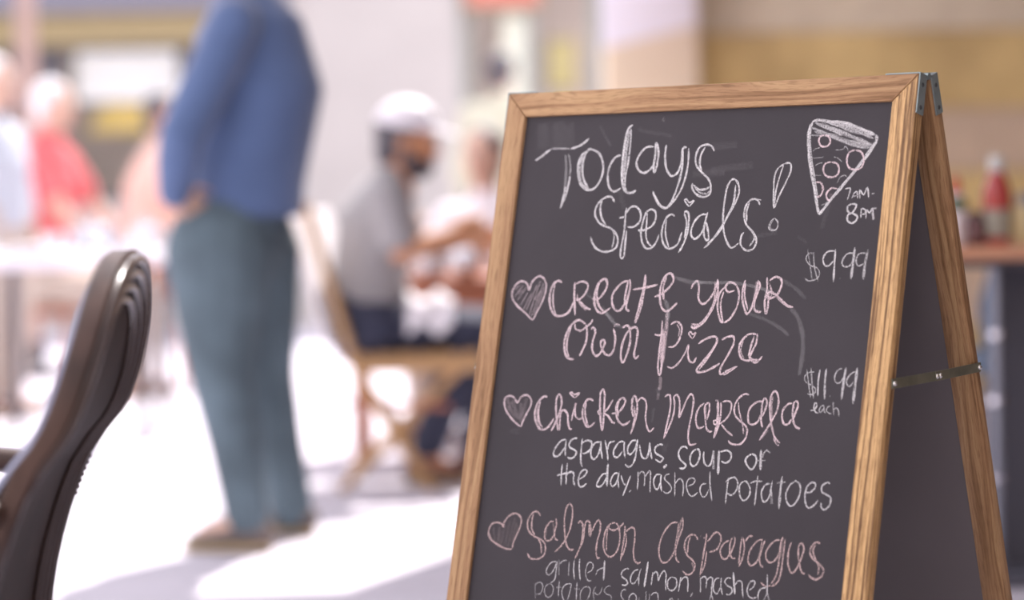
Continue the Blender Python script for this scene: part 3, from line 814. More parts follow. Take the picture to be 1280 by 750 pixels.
15 65 1848,6054 1909,6059 1934,6103 1891,6146 1833,6167 1820,6217 1859,6252 1897,6245
22 75 1830,5980 1805,6102 1774,6244
15 65 1788,6132 1747,6077 1695,6093 1679,6174 1655,6270
15 65 1587,6176 1532,6130 1515,6077 1541,6059 1587,6084 1613,6168 1586,6238 1528,6263 1470,6243
15 65 1352,6125 1422,6141 1456,6206 1441,6281
15 65 1360,5962 1341,6114 1334,6215
15 65 1332,6185 1374,6280
15 65 1325,6194 1295,6273
#potatoes soup
14 38 4736,6364 4702,6548
14 38 4728,6374 4663,6341 4608,6386 4629,6475 4695,6498
14 38 4524,6351 4573,6394 4568,6470 4513,6520 4456,6482 4441,6404 4482,6353 4524,6351
15 50 4361,6294 4359,6397 4349,6494
15 50 4402,6384 4321,6377
14 50 4173,6321 4253,6333 4304,6403 4293,6478 4250,6540
14 50 4174,6316 4180,6414 4209,6536
15 50 4089,6292 4081,6395 4069,6523
14 38 4124,6377 4030,6374
14 38 3994,6528 4018,6454 4003,6377 3942,6334 3878,6355 3876,6420 3915,6520
14 38 3813,6393 3755,6420 3709,6373 3703,6318
14 38 3795,6326 3826,6394 3797,6499
14 38 3574,6296 3625,6306 3664,6358 3626,6398 3557,6413 3542,6476
#soup
15 50 3336,6329 3376,6322 3409,6368 3389,6419 3344,6458
15 50 3279,6452 3280,6399 3227,6357 3177,6390 3176,6443
15 50 3137,6397 3131,6439
15 50 3045,6314 3029,6430
15 50 2989,6341 2984,6426
15 50 2967,6361 2922,6320 2869,6331 2851,6414
15 50 2694,6389 2659,6365 2630,6394
15 50 2565,6356 2557,6387
15 50 2114,6347 2110,6284 2083,6303 2071,6343
#smudges
67 12 1438,2789 1311,2922 1234,3094 1202,3266 1201,3458 1215,3611
48 10 2012,2876 1754,2950 1515,3061 1417,3137
48 16 2898,2491 2591,2505 2243,2506 1893,2561 1680,2637
96 8 2141,2761 1861,2815
38 8 1590,2461 1400,2556 1229,2690
58 14 3168,2433 2897,2501 2707,2510
67 20 3260,2726 3190,2836 3183,2996
48 18 4154,2892 4013,3012 3930,3071
48 15 3958,3052 3854,3090
48 12 4484,2660 4353,2724
58 15 4197,2837 3993,3014
115 5 2808,797 2449,773
115 5 2796,1087 2185,1044
115 5 3050,1137 2584,1124
77 6 2122,1942 1730,1878
250 6 5508,410 5437,747
250 6 5263,401 5191,753
212 5 5077,424 5012,725
38 20 3611,424 3573,425
48 6 4568,474 4372,742
58 5 3970,542 3439,639
96 5 4131,1333 4041,1561
77 5 1052,1537 1118,1844
48 5 1437,1934 1304,2007
58 12 3217,3827 3181,3925
48 7 3235,4077 3241,4251
135 5 3049,4564 2960,4560
96 5 5417,4465 5271,4459
'''
m_cw = chalk('white_chalk', (.80, .79, .79)); m_cp = chalk('pink_chalk', (.84, .69, .71)); m_cr = chalk('rose_chalk', (.62, .47, .45))
NAMES = dict(todays=('chalk_lettering', m_cw, 'white chalk word Todays'), exclamation=('chalk_mark', m_cw, 'white chalk exclamation mark'), specials=('chalk_lettering', m_cw, 'white chalk word Specials'),
    pizza=('chalk_drawing', m_cw, 'white chalk drawing of a pizza slice'), pepperoni=('chalk_drawing', m_cp, 'pink chalk rounds on the pizza slice'),
    opening=('chalk_lettering', m_cw, 'chalked hours 7AM-8PM'), firstprice=('chalk_lettering', m_cw, 'chalked price $9.99'), firstheart=('chalk_heart', m_cp, 'pink chalk heart beside create your own pizza'),
    create=('chalk_lettering', m_cp, 'pink chalk words create your'), own=('chalk_lettering', m_cp, 'pink chalk words own pizza'), secondprice=('chalk_lettering', m_cw, 'chalked price $11.99 each'),
    secondheart=('chalk_heart', m_cp, 'pink chalk heart beside chicken marsala'), chicken=('chalk_lettering', m_cp, 'pink chalk word chicken'), marsala=('chalk_lettering', m_cp, 'pink chalk word marsala'),
    asparagus=('chalk_lettering', m_cw, 'white chalk words asparagus, soup of'), mashed=('chalk_lettering', m_cw, 'white chalk words the day, mashed potatoes'),
    thirdheart=('chalk_heart', m_cr, 'pink chalk heart beside salmon asparagus'), salmon=('chalk_lettering', m_cr, 'pink chalk word salmon'), salmonasparagus=('chalk_lettering', m_cr, 'pink chalk word asparagus'),
    grilled=('chalk_lettering', m_cw, 'thin chalk word grilled'), salmonmashed=('chalk_lettering', m_cw, 'thin chalk words salmon, mashed'), soup=('chalk_lettering', m_cw, 'thin chalk word soup'), potatoes=('chalk_lettering', m_cw, 'faint chalk word potatoes'), smudges=('chalk_smear', m_cw, 'faint wiped chalk smear'))
def crom(pts, k=4):
    if len(pts) < 3: return pts
    out = []
    for i in range(len(pts) - 1):
        a = pts[max(i - 1, 0)]; b = pts[i]; c = pts[i + 1]; d = pts[min(i + 2, len(pts) - 1)]
        for j in range(k):
            t = j / k
            out.append(.5 * ((2 * b) + (c - a) * t + (2 * a - 5 * b + 4 * c - d) * t * t + (3 * b - a - 3 * c + d) * t ** 3))
    out.append(pts[-1]); return out
sid = 0; cur = None; batches = []
for ln in CHALK.strip().splitlines():
    if ln[0] == '#': cur = (ln[1:].replace(' ', ''), []); batches.append(cur); continue
    tk = ln.split(); cur[1].append((int(tk[0]) * 1e-4, int(tk[1]) / 100, [V([int(q) * 1e-4 for q in t.split(',')]) for t in tk[2:]]))
KEYS = sorted(NAMES, key=len, reverse=True)
expanded = []
for key, strokes in batches:
    expanded += [(key, [s]) for s in strokes] if key == 'smudges' else [(key, strokes)]
for key, strokes in expanded:
    kk = {'pizzadrawing': 'pizza', 'openinghours': 'opening', 'createyour': 'create', 'ownpizza': 'own', 'asparagussoupof': 'asparagus', 'mashedpotatoes': 'mashed', 'grilledsalmon': 'grilled', 'x': 'x', 'potatoessoup': 'potatoes'}.get(key, key)
    nm, mm, lab = NAMES[kk]
    bm = bmesh.new(); sl = bm.verts.layers.float.new('strength')
    for w, op, pts in strokes:
        sid += 1; h = -.005 + .00010 + sid * .0000012
        c = crom(pts); n = len(c); L = []; R_ = []; wide = w > .0045
        jit = random.random() * 50
        for i, p in enumerate(c):
            t = (c[min(i + 1, n - 1)] - c[max(i - 1, 0)]); t = t.normalized() if t.length > 1e-9 else V((1, 0))
            nn = V((-t.y, t.x)); e = min(1, (min(i, n - 1 - i) + .7) / 2.2) if n > 3 else .85
            ww = w * (.5 if wide else .56) * e * (1 + .22 * math.sin(i * 1.3 + jit) * math.sin(i * .41 + jit))
            s_edge = op * (.25 if wide else 1)
            row = []
            for f, sv in ((-1, .25 * op if wide else .55 * op), (-.45, op), (.45, op), (1, .25 * op if wide else .55 * op)):
                q = p + nn * ww * f * (1.25 if abs(f) == 1 and not wide else 1)
                a_ = min(max(q.x, SS + .0005), SW - SS - .0005); b_2 = max(q.y, SS + .0005)
                vtx = bm.verts.new(fl(a_, b_2, h)); vtx[sl] = sv * (1 if 0 < i < n - 1 else .6); row.append(vtx)
            L.append(row)
        for r0, r1 in zip(L, L[1:]):
            for k in range(3):
                try: bm.faces.new((r0[k], r0[k + 1], r1[k + 1], r1[k]))
                except Exception: pass
    o = finish(nm, bm, mm, board, smooth=False); o['label'] = lab

# ------------------------------------------------------------------ the dark carved chair at the left
m_mould = mat('glossy_moulding', (.050, .030, .025), .26, spec=.5, coat=.25)
m_dark = mat('polished_dark_wood', (.055, .031, .024), .38, spec=.22, coat=.0, vary=.35, vscale=5, bump=.05, bscale=40, stretch=(6, 6, 1))
m_dpanel = mat('dark_back_panel', (.050, .034, .030), .6, spec=.15, vary=.3, vscale=14, bump=.15, bscale=90)
m_uph = mat('slate_blue_upholstery', (.17, .18, .26), .8)
CC = V((-.420, 2.45, 0))
wf = V((-.022, 1, 0)).normalized(); cn = V((1, .022, 0)).normalized()
ch = thing('carved_chair', CC, 'dark polished wood dining chair with an arched moulded back, cut by the left edge', 'chair')
LEAN = [(0.0, -.03), (.2, -.080), (.42, -.106), (.547, -.098), (.677, -.056), (.733, -.014), (.806, .012), (.880, .026), (.92, .032)]
def lean(z):
    for k, ((a, b), (c, d)) in enumerate(zip(LEAN, LEAN[1:])):
        if z <= c or k == len(LEAN) - 2:
            t = min(max((z - a) / (c - a), 0), 1.3); m = lambda q: (LEAN[min(q + 1, len(LEAN) - 1)][1] - LEAN[max(q - 1, 0)][1]) / (LEAN[min(q + 1, len(LEAN) - 1)][0] - LEAN[max(q - 1, 0)][0]) * (c - a)
            return (2 * t ** 3 - 3 * t * t + 1) * b + (t ** 3 - 2 * t * t + t) * m(k) + (3 * t * t - 2 * t ** 3) * d + (t ** 3 - t * t) * m(k + 1)
HW, TOPZ, ARCH = .205, .902, .20
def arch(r, zmin=.47, n=40):
    """path inset by r: near foot -> apex -> far foot, as (w, z)"""
    hw = HW - r; zt = TOPZ - r; out = []; zs = TOPZ - ARCH
    for i in range(8): out.append((-hw, zmin + (zs - zmin) * i / 8))
    for i in range(n + 1):
        t = math.pi * i / n; cw = -math.cos(t); sw = math.sin(t)
        out.append((hw * math.copysign(abs(cw) ** .85, cw), zs + (zt - zs) * sw ** .9 if sw > 0 else zs))
    for i in range(7, -1, -1): out.append((hw, zmin + (zs - zmin) * i / 8))
    return out
def cp(w, z, n): return wf * w + cn * (lean(z) + n) + sz * z
def sweep(rn, name, m, parent, zmin=.47):
    """rn: closed profile of (inset r, offset n)"""
    bm = bmesh.new(); cols = []
    for r, n in rn: cols.append([bm.verts.new(cp(w, z, n)) for w, z in arch(r, zmin)])
    k = len(cols)
    for i in range(k):
        a, b = cols[i], cols[(i + 1) % k]
        for j in range(len(a) - 1): bm.faces.new((a[j], a[j + 1], b[j + 1], b[j]))
    bm.faces.new([c[0] for c in cols]); bm.faces.new([c[-1] for c in cols][::-1])
    return finish(name, bm, m, parent, ang=50)
sweep([(0, -.012), (.003, -.016), (.030, -.016), (.034, -.012), (.034, .004), (.022, .010), (.006, .010), (0, .006)], 'back_frame', m_dark, ch, .0)
for r0, n0, rad in ((.010, .0105, .0055), (.024, .0095, .0055), (.038, .0065, .005), (.051, .004, .0045)):
    sweep([(r0 + rad * math.cos(q), n0 + rad * math.sin(q)) for q in [2 * math.pi * k / 10 for k in range(10)]], 'moulding', m_mould, ch)
bm = bmesh.new()
for nn_, in ((-.006,), (.003,)):
    pass
pts = arch(.034); 
va = [bm.verts.new(cp(w, z, .001)) for w, z in pts]; vb = [bm.verts.new(cp(w, z, -.008)) for w, z in pts]; N = len(pts)
for i in range(N // 2):
    j = N - 1 - i
    if j - i - 1 < 1: break
    for vv in (va, vb):
        try: bm.faces.new((vv[i], vv[i + 1], vv[j - 1], vv[j]) if i + 1 != j - 1 else (vv[i], vv[i + 1], vv[j]))
        except Exception: pass
for i in range(N - 1): bm.faces.new((va[i], va[i + 1], vb[i + 1], vb[i]))
finish('back_panel', bm, m_dpanel, ch, ang=60)
# padded front of the back
bm = bmesh.new(); pts = arch(.012)
va = [bm.verts.new(cp(w, z, -.017)) for w, z in pts]; vb = [bm.verts.new(cp(w * .93, z - .012, -.024)) for w, z in pts]
for i in range(N - 1): bm.faces.new((va[i], va[i + 1], vb[i + 1], vb[i]))
for i in range(N // 2):
    j = N - 1 - i
    if j - i - 1 < 1: break
    for vv in (va, vb):
        try: bm.faces.new((vv[i], vv[i + 1], vv[j - 1], vv[j]) if i + 1 != j - 1 else (vv[i], vv[i + 1], vv[j]))
        except Exception: pass
finish('back_cushion', bm, m_uph, ch, ang=60)
for k in range(7):
    z = .672 - k * .0068; bm = bmesh.new(); ball(bm, cp(HW + .0005, z, .013), .0036, u=10, v=6); finish('nail_head', bm, m_dark, ch)
xs_ = lean(.45)
bm = bmesh.new()
hexa(bm, [wf * a + cn * b + sz * z for z in (.41, .455) for a, b in ((-.22, xs_ - .02), (.22, xs_ - .02), (.25, xs_ - .46), (-.25, xs_ - .46))], .008, 2); finish('seat_frame', bm, m_dark, ch)
bm = bmesh.new()
hexa(bm, [wf * a + cn * b + sz * z for z in (.455, .51) for a, b in ((-.20, xs_ - .04), (.20, xs_ - .04), (.235, xs_ - .45), (-.235, xs_ - .45))], .02, 3); finish('seat_cushion', bm, m_uph, ch)
for s in (-1, 1):
    bm = bmesh.new(); tube(bm, [wf * s * .225 + cn * (xs_ - .43) + sz * z for z in (.0, .02, .30, .40, .44)], [.016, .018, .022, .028, .026]); finish('leg', bm, m_dark, ch)
    bm = bmesh.new(); a0 = cp(s * HW, .66, -.01)
    loft(bm, [(a0, .016, .014), (a0 - cn * .10 + wf * s * .02 + sz * .01, .018, .013), (a0 - cn * .25 + wf * s * .03 - sz * .01, .02, .013), (a0 - cn * .34 + wf * s * .03 - sz * .02, .024, .016)], side=wf, seg=14); finish('armrest', bm, m_dark, ch)
    bm = bmesh.new(); tube(bm, [wf * s * .235 + cn * (xs_ - .36) + sz * .44, wf * s * .235 + cn * (xs_ - .33) + sz * .55, a0 - cn * .27 + wf * s * .03 - sz * .015], .014); finish('arm_post', bm, m_dark, ch)

# ------------------------------------------------------------------ people
def limb(bm, pts, rad, side=(0, 1, 0), seg=14):
    loft(bm, [(p, r if not isinstance(r, tuple) else r[0], r if not isinstance(r, tuple) else r[1]) for p, r in zip(pts, rad)], side=side, seg=seg)

def hand(bm, wrist, d, palm_n, curl=.5, s=1.0, thumb_side=1):
    """wrist -> palm with four unequal bent fingers and a thumb off the side"""
    d = d.normalized(); n = (palm_n - d * palm_n.dot(d)).normalized(); sd_ = d.cross(n) * thumb_side
    limb(bm, [wrist, wrist + d * .04 * s, wrist + d * .085 * s], [(.027 * s, .018 * s), (.038 * s, .016 * s), (.040 * s, .014 * s)], side=sd_)
    for k, ln_ in enumerate((.072, .08, .074, .06)):
        b0 = wrist + d * .082 * s + sd_ * (.030 - .020 * k) * s; q = b0; dd = d.copy(); pts = [b0 - d * .01]; rr = [.0085 * s]
        for j, f in enumerate((.45, .32, .23)):
            ang = curl * (.7 + .3 * j); dd = (dd * math.cos(ang) + n * math.sin(ang)).normalized(); q = q + dd * ln_ * f * s; pts.append(q); rr.append((.0085 - .001 * (j + 1)) * s)
            n2 = n - dd * n.dot(dd)
        limb(bm, pts, rr, side=sd_, seg=8)
    t0 = wrist + d * .025 * s + sd_ * .026 * s; t1 = t0 + (d * .6 + sd_ * .8).normalized() * .035 * s + n * .008; t2 = t1 + (d * .9 + sd_ * .2 + n * .4 * curl).normalized() * .033 * s
    limb(bm, [t0, t1, t2], [.012 * s, .010 * s, .0085 * s], side=n, seg=8)

def head(bm, c, fwd, up, s=1.0):
    fwd = fwd.normalized(); up = (up - fwd * up.dot(fwd)).normalized(); sd_ = fwd.cross(up)
    R = Matrix((sd_, fwd, up)).transposed()
    ball(bm, c + up * .025 * s, .076 * s, .095 * s, .095 * s, R, 20, 14)
    limb(bm, [c + fwd * .02 * s + up * .02, c + fwd * .035 * s - up * .05 * s, c + fwd * .055 * s - up * .09 * s], [(.064 * s, .07 * s), (.056 * s, .055 * s), (.032 * s, .028 * s)], side=sd_)
    limb(bm, [c + fwd * .088 * s + up * .02 * s, c + fwd * .108 * s - up * .022 * s], [.008 * s, .014 * s], side=sd_, seg=8)          # nose
    limb(bm, [c + fwd * .082 * s + sd_ * .022 * s - up * .052 * s, c + fwd * .094 * s - up * .052 * s, c + fwd * .082 * s - sd_ * .022 * s - up * .052 * s], [.006 * s, .009 * s, .006 * s], side=up, seg=8)   # lips
    for q in (-1, 1):
        ball(bm, c + sd_ * q * .076 * s - up * .005 * s, .010 * s, .020 * s, .032 * s, R, 10, 8)                     # ears
        limb(bm, [c + sd_ * q * .015 * s + fwd * .088 * s + up * .04 * s, c + sd_ * q * .05 * s + fwd * .074 * s + up * .038 * s], [.007 * s, .006 * s], side=up, seg=8)      # brow
        ball(bm, c + sd_ * q * .032 * s + fwd * .080 * s + up * .018 * s, .014 * s, .010 * s, .010 * s, R, 10, 8)    # eye lids

m_eye = mat('eye_white', (.75, .73, .72), .3); m_iris = mat('dark_iris', (.05, .035, .03), .2); m_lips = mat('lips', (.45, .18, .16), .5)
def person(label, base, J, m_top, m_leg, m_shoe, skin=None, hair=None, cap=None, sleeve=1.0, face=V((1, 0, 0)), top_r=None, leg_r=None, hand_curl=.6, hemcut=False, hemlen=.93, vox=.0085, extra=None, up=V((0, 0, 1)), capname='cap', beard=False):
    """J holds world joints; every mesh is put in the local space of the root at `base`"""
    skin = skin or m_skin
    base = V(base); root = thing('person', base, label, 'person')
    J = {k: (V(v) - base if not isinstance(v, (list,)) else v) for k, v in J.items()}
    lat = (J['shl'] - J['shr']).normalized()
    # body
    bm = bmesh.new()
    limb(bm, [J['pelvis'], J['waist'], J['chest'], J['neck'] - up * .05], [(.16, .11), (.14, .10), (.16, .115), (.09, .075)], side=lat, seg=20)
    limb(bm, [J['neck'] - up * .04, J['neck'] + (J['head'] - J['neck']) * .6], [.058, .052], side=lat)
    head(bm, J['head'], face, up)
    for q in 'lr':
        limb(bm, [J['sh' + q], J['sh' + q].lerp(J['el' + q], .5), J['el' + q], J['el' + q].lerp(J['wr' + q], .4), J['wr' + q]], [.052, .047, .039, .038, .025], side=lat)
        hand(bm, J['wr' + q], (J['wr' + q] - J['el' + q]) if 'hd' + q not in J else J['hd' + q] + base, -lat if q == 'l' else lat, hand_curl, thumb_side=1 if q == 'l' else -1)
        limb(bm, [J['hip' + q], J['hip' + q].lerp(J['kn' + q], .5), J['kn' + q], J['kn' + q].lerp(J['an' + q], .35), J['an' + q]], [.085, .072, .052, .05, .034], side=lat)
        limb(bm, [J['an' + q], J['an' + q].lerp(J['toe' + q], .5) - up * .01, J['toe' + q]], [.035, .036, .028], side=lat)
        limb(bm, [J['shr'].lerp(J['shl'], .1), J['shr'].lerp(J['shl'], .9)], [.055, .055], side=up)
    body = remeshed('body', bm, skin, root, vox, 2)
    # top
    tr = top_r or [(.185, .15), (.175, .15), (.195, .165), (.15, .12), (.075, .07)]
    bm = bmesh.new(); hz = J.get('hem', J['pelvis'])
    limb(bm, [hz, J['waist'], J['chest'], J['chest'].lerp(J['neck'], .62), J['neck'] + up * .0], tr, side=lat, seg=26)
    ar = .060
    limb(bm, [J['shr'].lerp(J['shl'], .08), J['shr'].lerp(J['shl'], .5) + up * .02, J['shr'].lerp(J['shl'], .92)], [.066, .075, .066], side=up)
    for q in 'lr':
        e = J['el' + q]; w = e.lerp(J['wr' + q], max(0, (sleeve - .5) * 2))
        if sleeve > .5: limb(bm, [J['sh' + q], J['sh' + q].lerp(e, .5), e, e.lerp(w, .5), w], [.072, .068, .064, .058, .046], side=lat)
        else: limb(bm, [J['sh' + q], J['sh' + q].lerp(e, sleeve * 1.6)], [.072, .064], side=lat)
    tp = remeshed('top', bm, m_top, root, .011, 4)
    for v in tp.data.vertices: v.co.z = max(v.co.z, hz.z - (.02 if hemcut else .05))
    # trousers
    lr = leg_r or [.105, .098, .085, .075, .068]
    bm = bmesh.new()
    limb(bm, [J['hipr'] + (J['hipr'] - J['hipl']) * .15, J['hipl'] + (J['hipl'] - J['hipr']) * .15], [.115, .115], side=up)
    limb(bm, [J['pelvis'] - up * .02, J['pelvis'].lerp(J['waist'], .5)], [(.17, .14), (.165, .135)], side=lat, seg=20)
    for q in 'lr':
        a = J['hip' + q]; k_ = J['kn' + q]; n_ = J['an' + q]; nn = k_.lerp(n_, hemlen)
        limb(bm, [a, a.lerp(k_, .5), k_, k_.lerp(nn, .5), nn], lr, side=lat)
    remeshed('trousers', bm, m_leg, root, .012, 4)
    for q in 'lr':
        a = J['an' + q]; t = J['toe' + q]; d = (t - a); d.z = 0; d.normalize(); s2 = up.cross(d); sole = min(a.z, t.z)
        bm = bmesh.new(); gz = V((0, 0, 0)) 
        F_ = lambda p, z: V((p.x, p.y, z))
        limb(bm, [F_(a - d * .045, .048), F_(a, .058), F_(a.lerp(t, .55), .043), F_(t + d * .03, .032)], [(.034, .036), (.039, .046), (.042, .032), (.034, .018)], side=s2)
        sh = remeshed('shoe', bm, m_shoe, root, .008, 3)
        bm = bmesh.new(); g0 = V((a.x, a.y, .012)); g1 = V((t.x, t.y, .012))
        loft(bm, [(g0 - d * .055, .034, .011), (g0, .040, .012), (g0.lerp(g1, .6), .046, .012), (g1 + d * .015, .040, .011), (g1 + d * .05, .022, .009)], side=s2, seg=16); finish('sole', bm, m_sole, sh)
        zmin = min(v.co.z for v in sh.data.vertices)
        if zmin < .0: 
            for v in sh.data.vertices: v.co.z = max(v.co.z, .0)
    up_h = (up - face * up.dot(face)).normalized(); sdv = face.cross(up_h); R = Matrix((sdv, face, up_h)).transposed(); hc = J['head']
    for q in (-1, 1):
        e0 = hc + sdv * q * .032 + face * .0835 + up_h * .018
        bm = bmesh.new(); ball(bm, e0, .0105, .0088, .0070, R, 12, 8); ey = finish('eye', bm, m_eye, root)
        bm = bmesh.new(); ball(bm, e0 + face * .0062, .0045, .0035, .0045, R, 10, 6); finish('iris', bm, m_iris, ey)
        bm = bmesh.new(); limb(bm, [e0 - sdv * q * .016 + up_h * .017 + face * .005, e0 + up_h * .021 + face * .003, e0 + sdv * q * .018 + up_h * .017 - face * .008], [(.003, .004)] * 3, side=face, seg=6); finish('eyebrow', bm, hair or m_hair_d, root)
    bm = bmesh.new(); limb(bm, [hc + face * .090 + sdv * .020 - up_h * .052, hc + face * .102 - up_h * .052, hc + face * .090 - sdv * .020 - up_h * .052], [(.003, .003), (.004, .005), (.003, .003)], side=up_h, seg=8); finish('lips', bm, m_lips, root)
    if hair:
        bm = bmesh.new(); ball(bm, hc + up_h * .035 - face * .018, .085, .098, .098, R, 22, 14); ball(bm, hc - face * .05 - up_h * .03, .07, .055, .07, R, 18, 12)
        # hairline: cut away the face side
        for v in list(bm.verts):
            r = v.co - hc
            if r.dot(face) > .045 and r.dot(up_h) < .075: v.co = v.co - face * (r.dot(face) - .045) * .95
        remeshed('hair', bm, hair, root, .009, 2)
    if beard:
        bm = bmesh.new(); ball(bm, hc + face * .045 - up_h * .075, .062, .058, .045, R, 18, 12); limb(bm, [hc + sdv * .066 - up_h * .02, hc + sdv * .055 + face * .03 - up_h * .07], [.018, .026], side=up_h); limb(bm, [hc - sdv * .066 - up_h * .02, hc - sdv * .055 + face * .03 - up_h * .07], [.018, .026], side=up_h)
        remeshed('beard', bm, hair, root, .008, 2)
    if cap:
        bm = bmesh.new(); ball(bm, hc + up_h * .06 - face * .005, .092, .108, .085, R, 24, 14)
        for v in list(bm.verts):
            r = (v.co - hc).dot(up_h)
            if r < .045: v.co += up_h * (.045 - r)
        limb(bm, [hc + face * .08 + up_h * .055, hc + face * .135 + up_h * .052, hc + face * .175 + up_h * .044], [(.078, .008), (.074, .006), (.05, .005)], side=sdv, seg=16)
        remeshed(capname, bm, cap, root, .007, 2)
    return root

m_sole = mat('pale_gum_sole', (.50, .38, .22), .7)
m_blue = mat('blue_knit', (.095, .150, .300), .9, sheen=.35, vary=.12, vscale=6, bump=.35, bscale=9)
m_jean = mat('washed_jeans', (.105, .150, .180), .85, vary=.35, vscale=5, bump=.4, bscale=11)
m_shoe1 = mat('taupe_suede', (.16, .13, .12), .8, vary=.1)
m_hair_w = mat('white_hair', (.80, .78, .80), .7, bump=.4, bscale=80)
m_hair_d = mat('dark_hair', (.085, .078, .092), .6, bump=.4, bscale=80)
m_hair_b = mat('brown_hair', (.20, .13, .10), .6, bump=.4, bscale=80)
def X6(px, Y=6.6): return (px - 640) / 3019 * Y * 1.002
def Zp(py, Y, px=300): return CAM_H + (254.9 - .0175 * (px - 40) - py) / 3019 * Y
# standing man: side-on, facing left, near hand in the trouser pocket
def q(px, py, Y): return V((X6(px, Y), Y, Zp(py, Y, px)))
person('stooping man in blue jumper and baggy faded jeans, standing with one hand in his pocket', (-.74, 6.62, 0),
    dict(pelvis=q(296, 300, 6.62), waist=q(312, 215, 6.62), chest=q(330, 110, 6.62), neck=q(312, -10, 6.62), head=q(288, -70, 6.62),
         hem=q(312, 262, 6.62),
         shl=q(300, 32, 6.42), ell=q(233, 172, 6.36), wrl=q(222, 240, 6.42), hdl=V((.10, .07, -.10)),
         shr=q(316, 30, 6.80), elr=q(300, 160, 6.86), wrr=q(300, 235, 6.80), hdr=V((.02, 0, -.12)),
         hipl=q(276, 315, 6.52), knl=q(276, 470, 6.48), anl=q(304, 648, 6.50), toel=V((-.85, 6.52, .04)),
         hipr=q(312, 315, 6.72), knr=q(328, 470, 6.76), anr=q(360, 640, 6.80), toer=V((-.80, 6.84, .035))),
    m_blue, m_jean, m_shoe1, hair=m_hair_w, face=V((-.97, -.05, -.22)).normalized(),
    top_r=[(.17, .155), (.175, .165), (.185, .178), (.16, .15), (.075, .07)], leg_r=[.150, .122, .088, .070, .062], hemcut=True, hemlen=.985)

# seated diner in a white cap beside the sign
SY = 8.05
def s8(px, py, Y=SY): return V(((px - 640) / 3019 * Y, Y, Zp(py, Y, px)))
m_grey = mat('grey_shirt', (.36, .35, .36), .9, vary=.08, bump=.3, bscale=10); m_navy = mat('navy_trousers', (.035, .04, .075), .8, bump=.3, bscale=10)
m_brownshoe = mat('brown_leather', (.16, .075, .06), .5)
person('bearded diner in a white cap, grey shirt and navy trousers on the wooden folding chair', s8(480, 610) * V((1, 1, 0)) if False else (s8(480, 610).x, SY, 0),
    dict(pelvis=s8(460, 405), waist=s8(462, 345), chest=s8(474, 275), neck=s8(494, 222), head=s8(512, 178), hem=s8(466, 375),
         shl=s8(488, 250, SY + .17), ell=s8(520, 310, SY + .2), wrl=s8(585, 300, SY + .15),
         shr=s8(488, 250, SY - .17), elr=s8(502, 318, SY - .2), wrr=s8(568, 292, SY - .12),
         hipl=s8(468, 416, SY + .09), knl=s8(610, 405, SY + .13), anl=s8(590, 560, SY + .15), toel=V((-.02, SY + .15, .03)),
         hipr=s8(468, 416, SY - .09), knr=s8(592, 408, SY - .12), anr=s8(528, 566, SY - .1), toer=V((-.205, SY - .1, .03))),
    m_grey, m_navy, m_brownshoe, skin=m_skin_tan, hair=m_hair_d, cap=m_white, beard=True, sleeve=.42, face=V((.95, -.1, -.15)).normalized(),
    top_r=[(.17, .13), (.17, .13), (.18, .135), (.14, .10), (.065, .06)], leg_r=[.095, .088, .078, .066, .060])

# folding chair under the diner
m_tan = mat('honey_wood', (.50, .30, .14), .5, vary=.15, vscale=6); m_canvas = mat('white_canvas', (.85, .82, .84), .9); m_redwood = mat('red_brown_wood', (.42, .16, .09), .45, vary=.12)
fc = thing('folding_chair', (s8(480, 0).x, SY, 0), 'honey-coloured wooden folding chair with a white canvas back under the seated diner', 'chair')
def L8(px, py, Y): return s8(px, py, Y) - V((s8(480, 0).x, SY, 0))
for s in (-.26, .26):
    bm = bmesh.new(); tube(bm, [L8(384, 255, SY + s), L8(446, 470, SY + s), V((.16, s, .0))], .017, caps=False); finish('back_post', bm, m_tan, fc)
    bm = bmesh.new(); tube(bm, [L8(592, 440, SY + s * .9), V((-.14, s * .9, .0))], .016); finish('leg', bm, m_tan, fc)
    bm = bmesh.new(); tube(bm, [L8(432, 505, SY + s * .95), L8(560, 508, SY + s * .95)], .010); finish('stretcher', bm, m_redwood, fc)
for k in range(6):
    bm = bmesh.new(); x0 = -.085 + k * .068; box(bm, x0, x0 + .06, -.26, .26, .425, .445, .003); finish('slat', bm, m_tan, fc, smooth=False)
for y_ in (-.27, .25):
    bm = bmesh.new(); box(bm, -.09, .33, y_, y_ + .02, .385, .425); finish('seat_rail', bm, m_tan, fc, smooth=False)
bm = bmesh.new(); a = L8(388, 262, SY); b = L8(436, 425, SY)
hexa(bm, [V((a.x + dx, yy, a.z)) for yy, dx in ((-.27, -.06), (.27, .03), (.27, .05), (-.27, -.04))] + [V((b.x + dx, yy, b.z)) for yy, dx in ((-.27, -.06), (.27, .03), (.27, .05), (-.27, -.04))], .005)
finish('canvas_back', bm, m_canvas, fc, smooth=False)

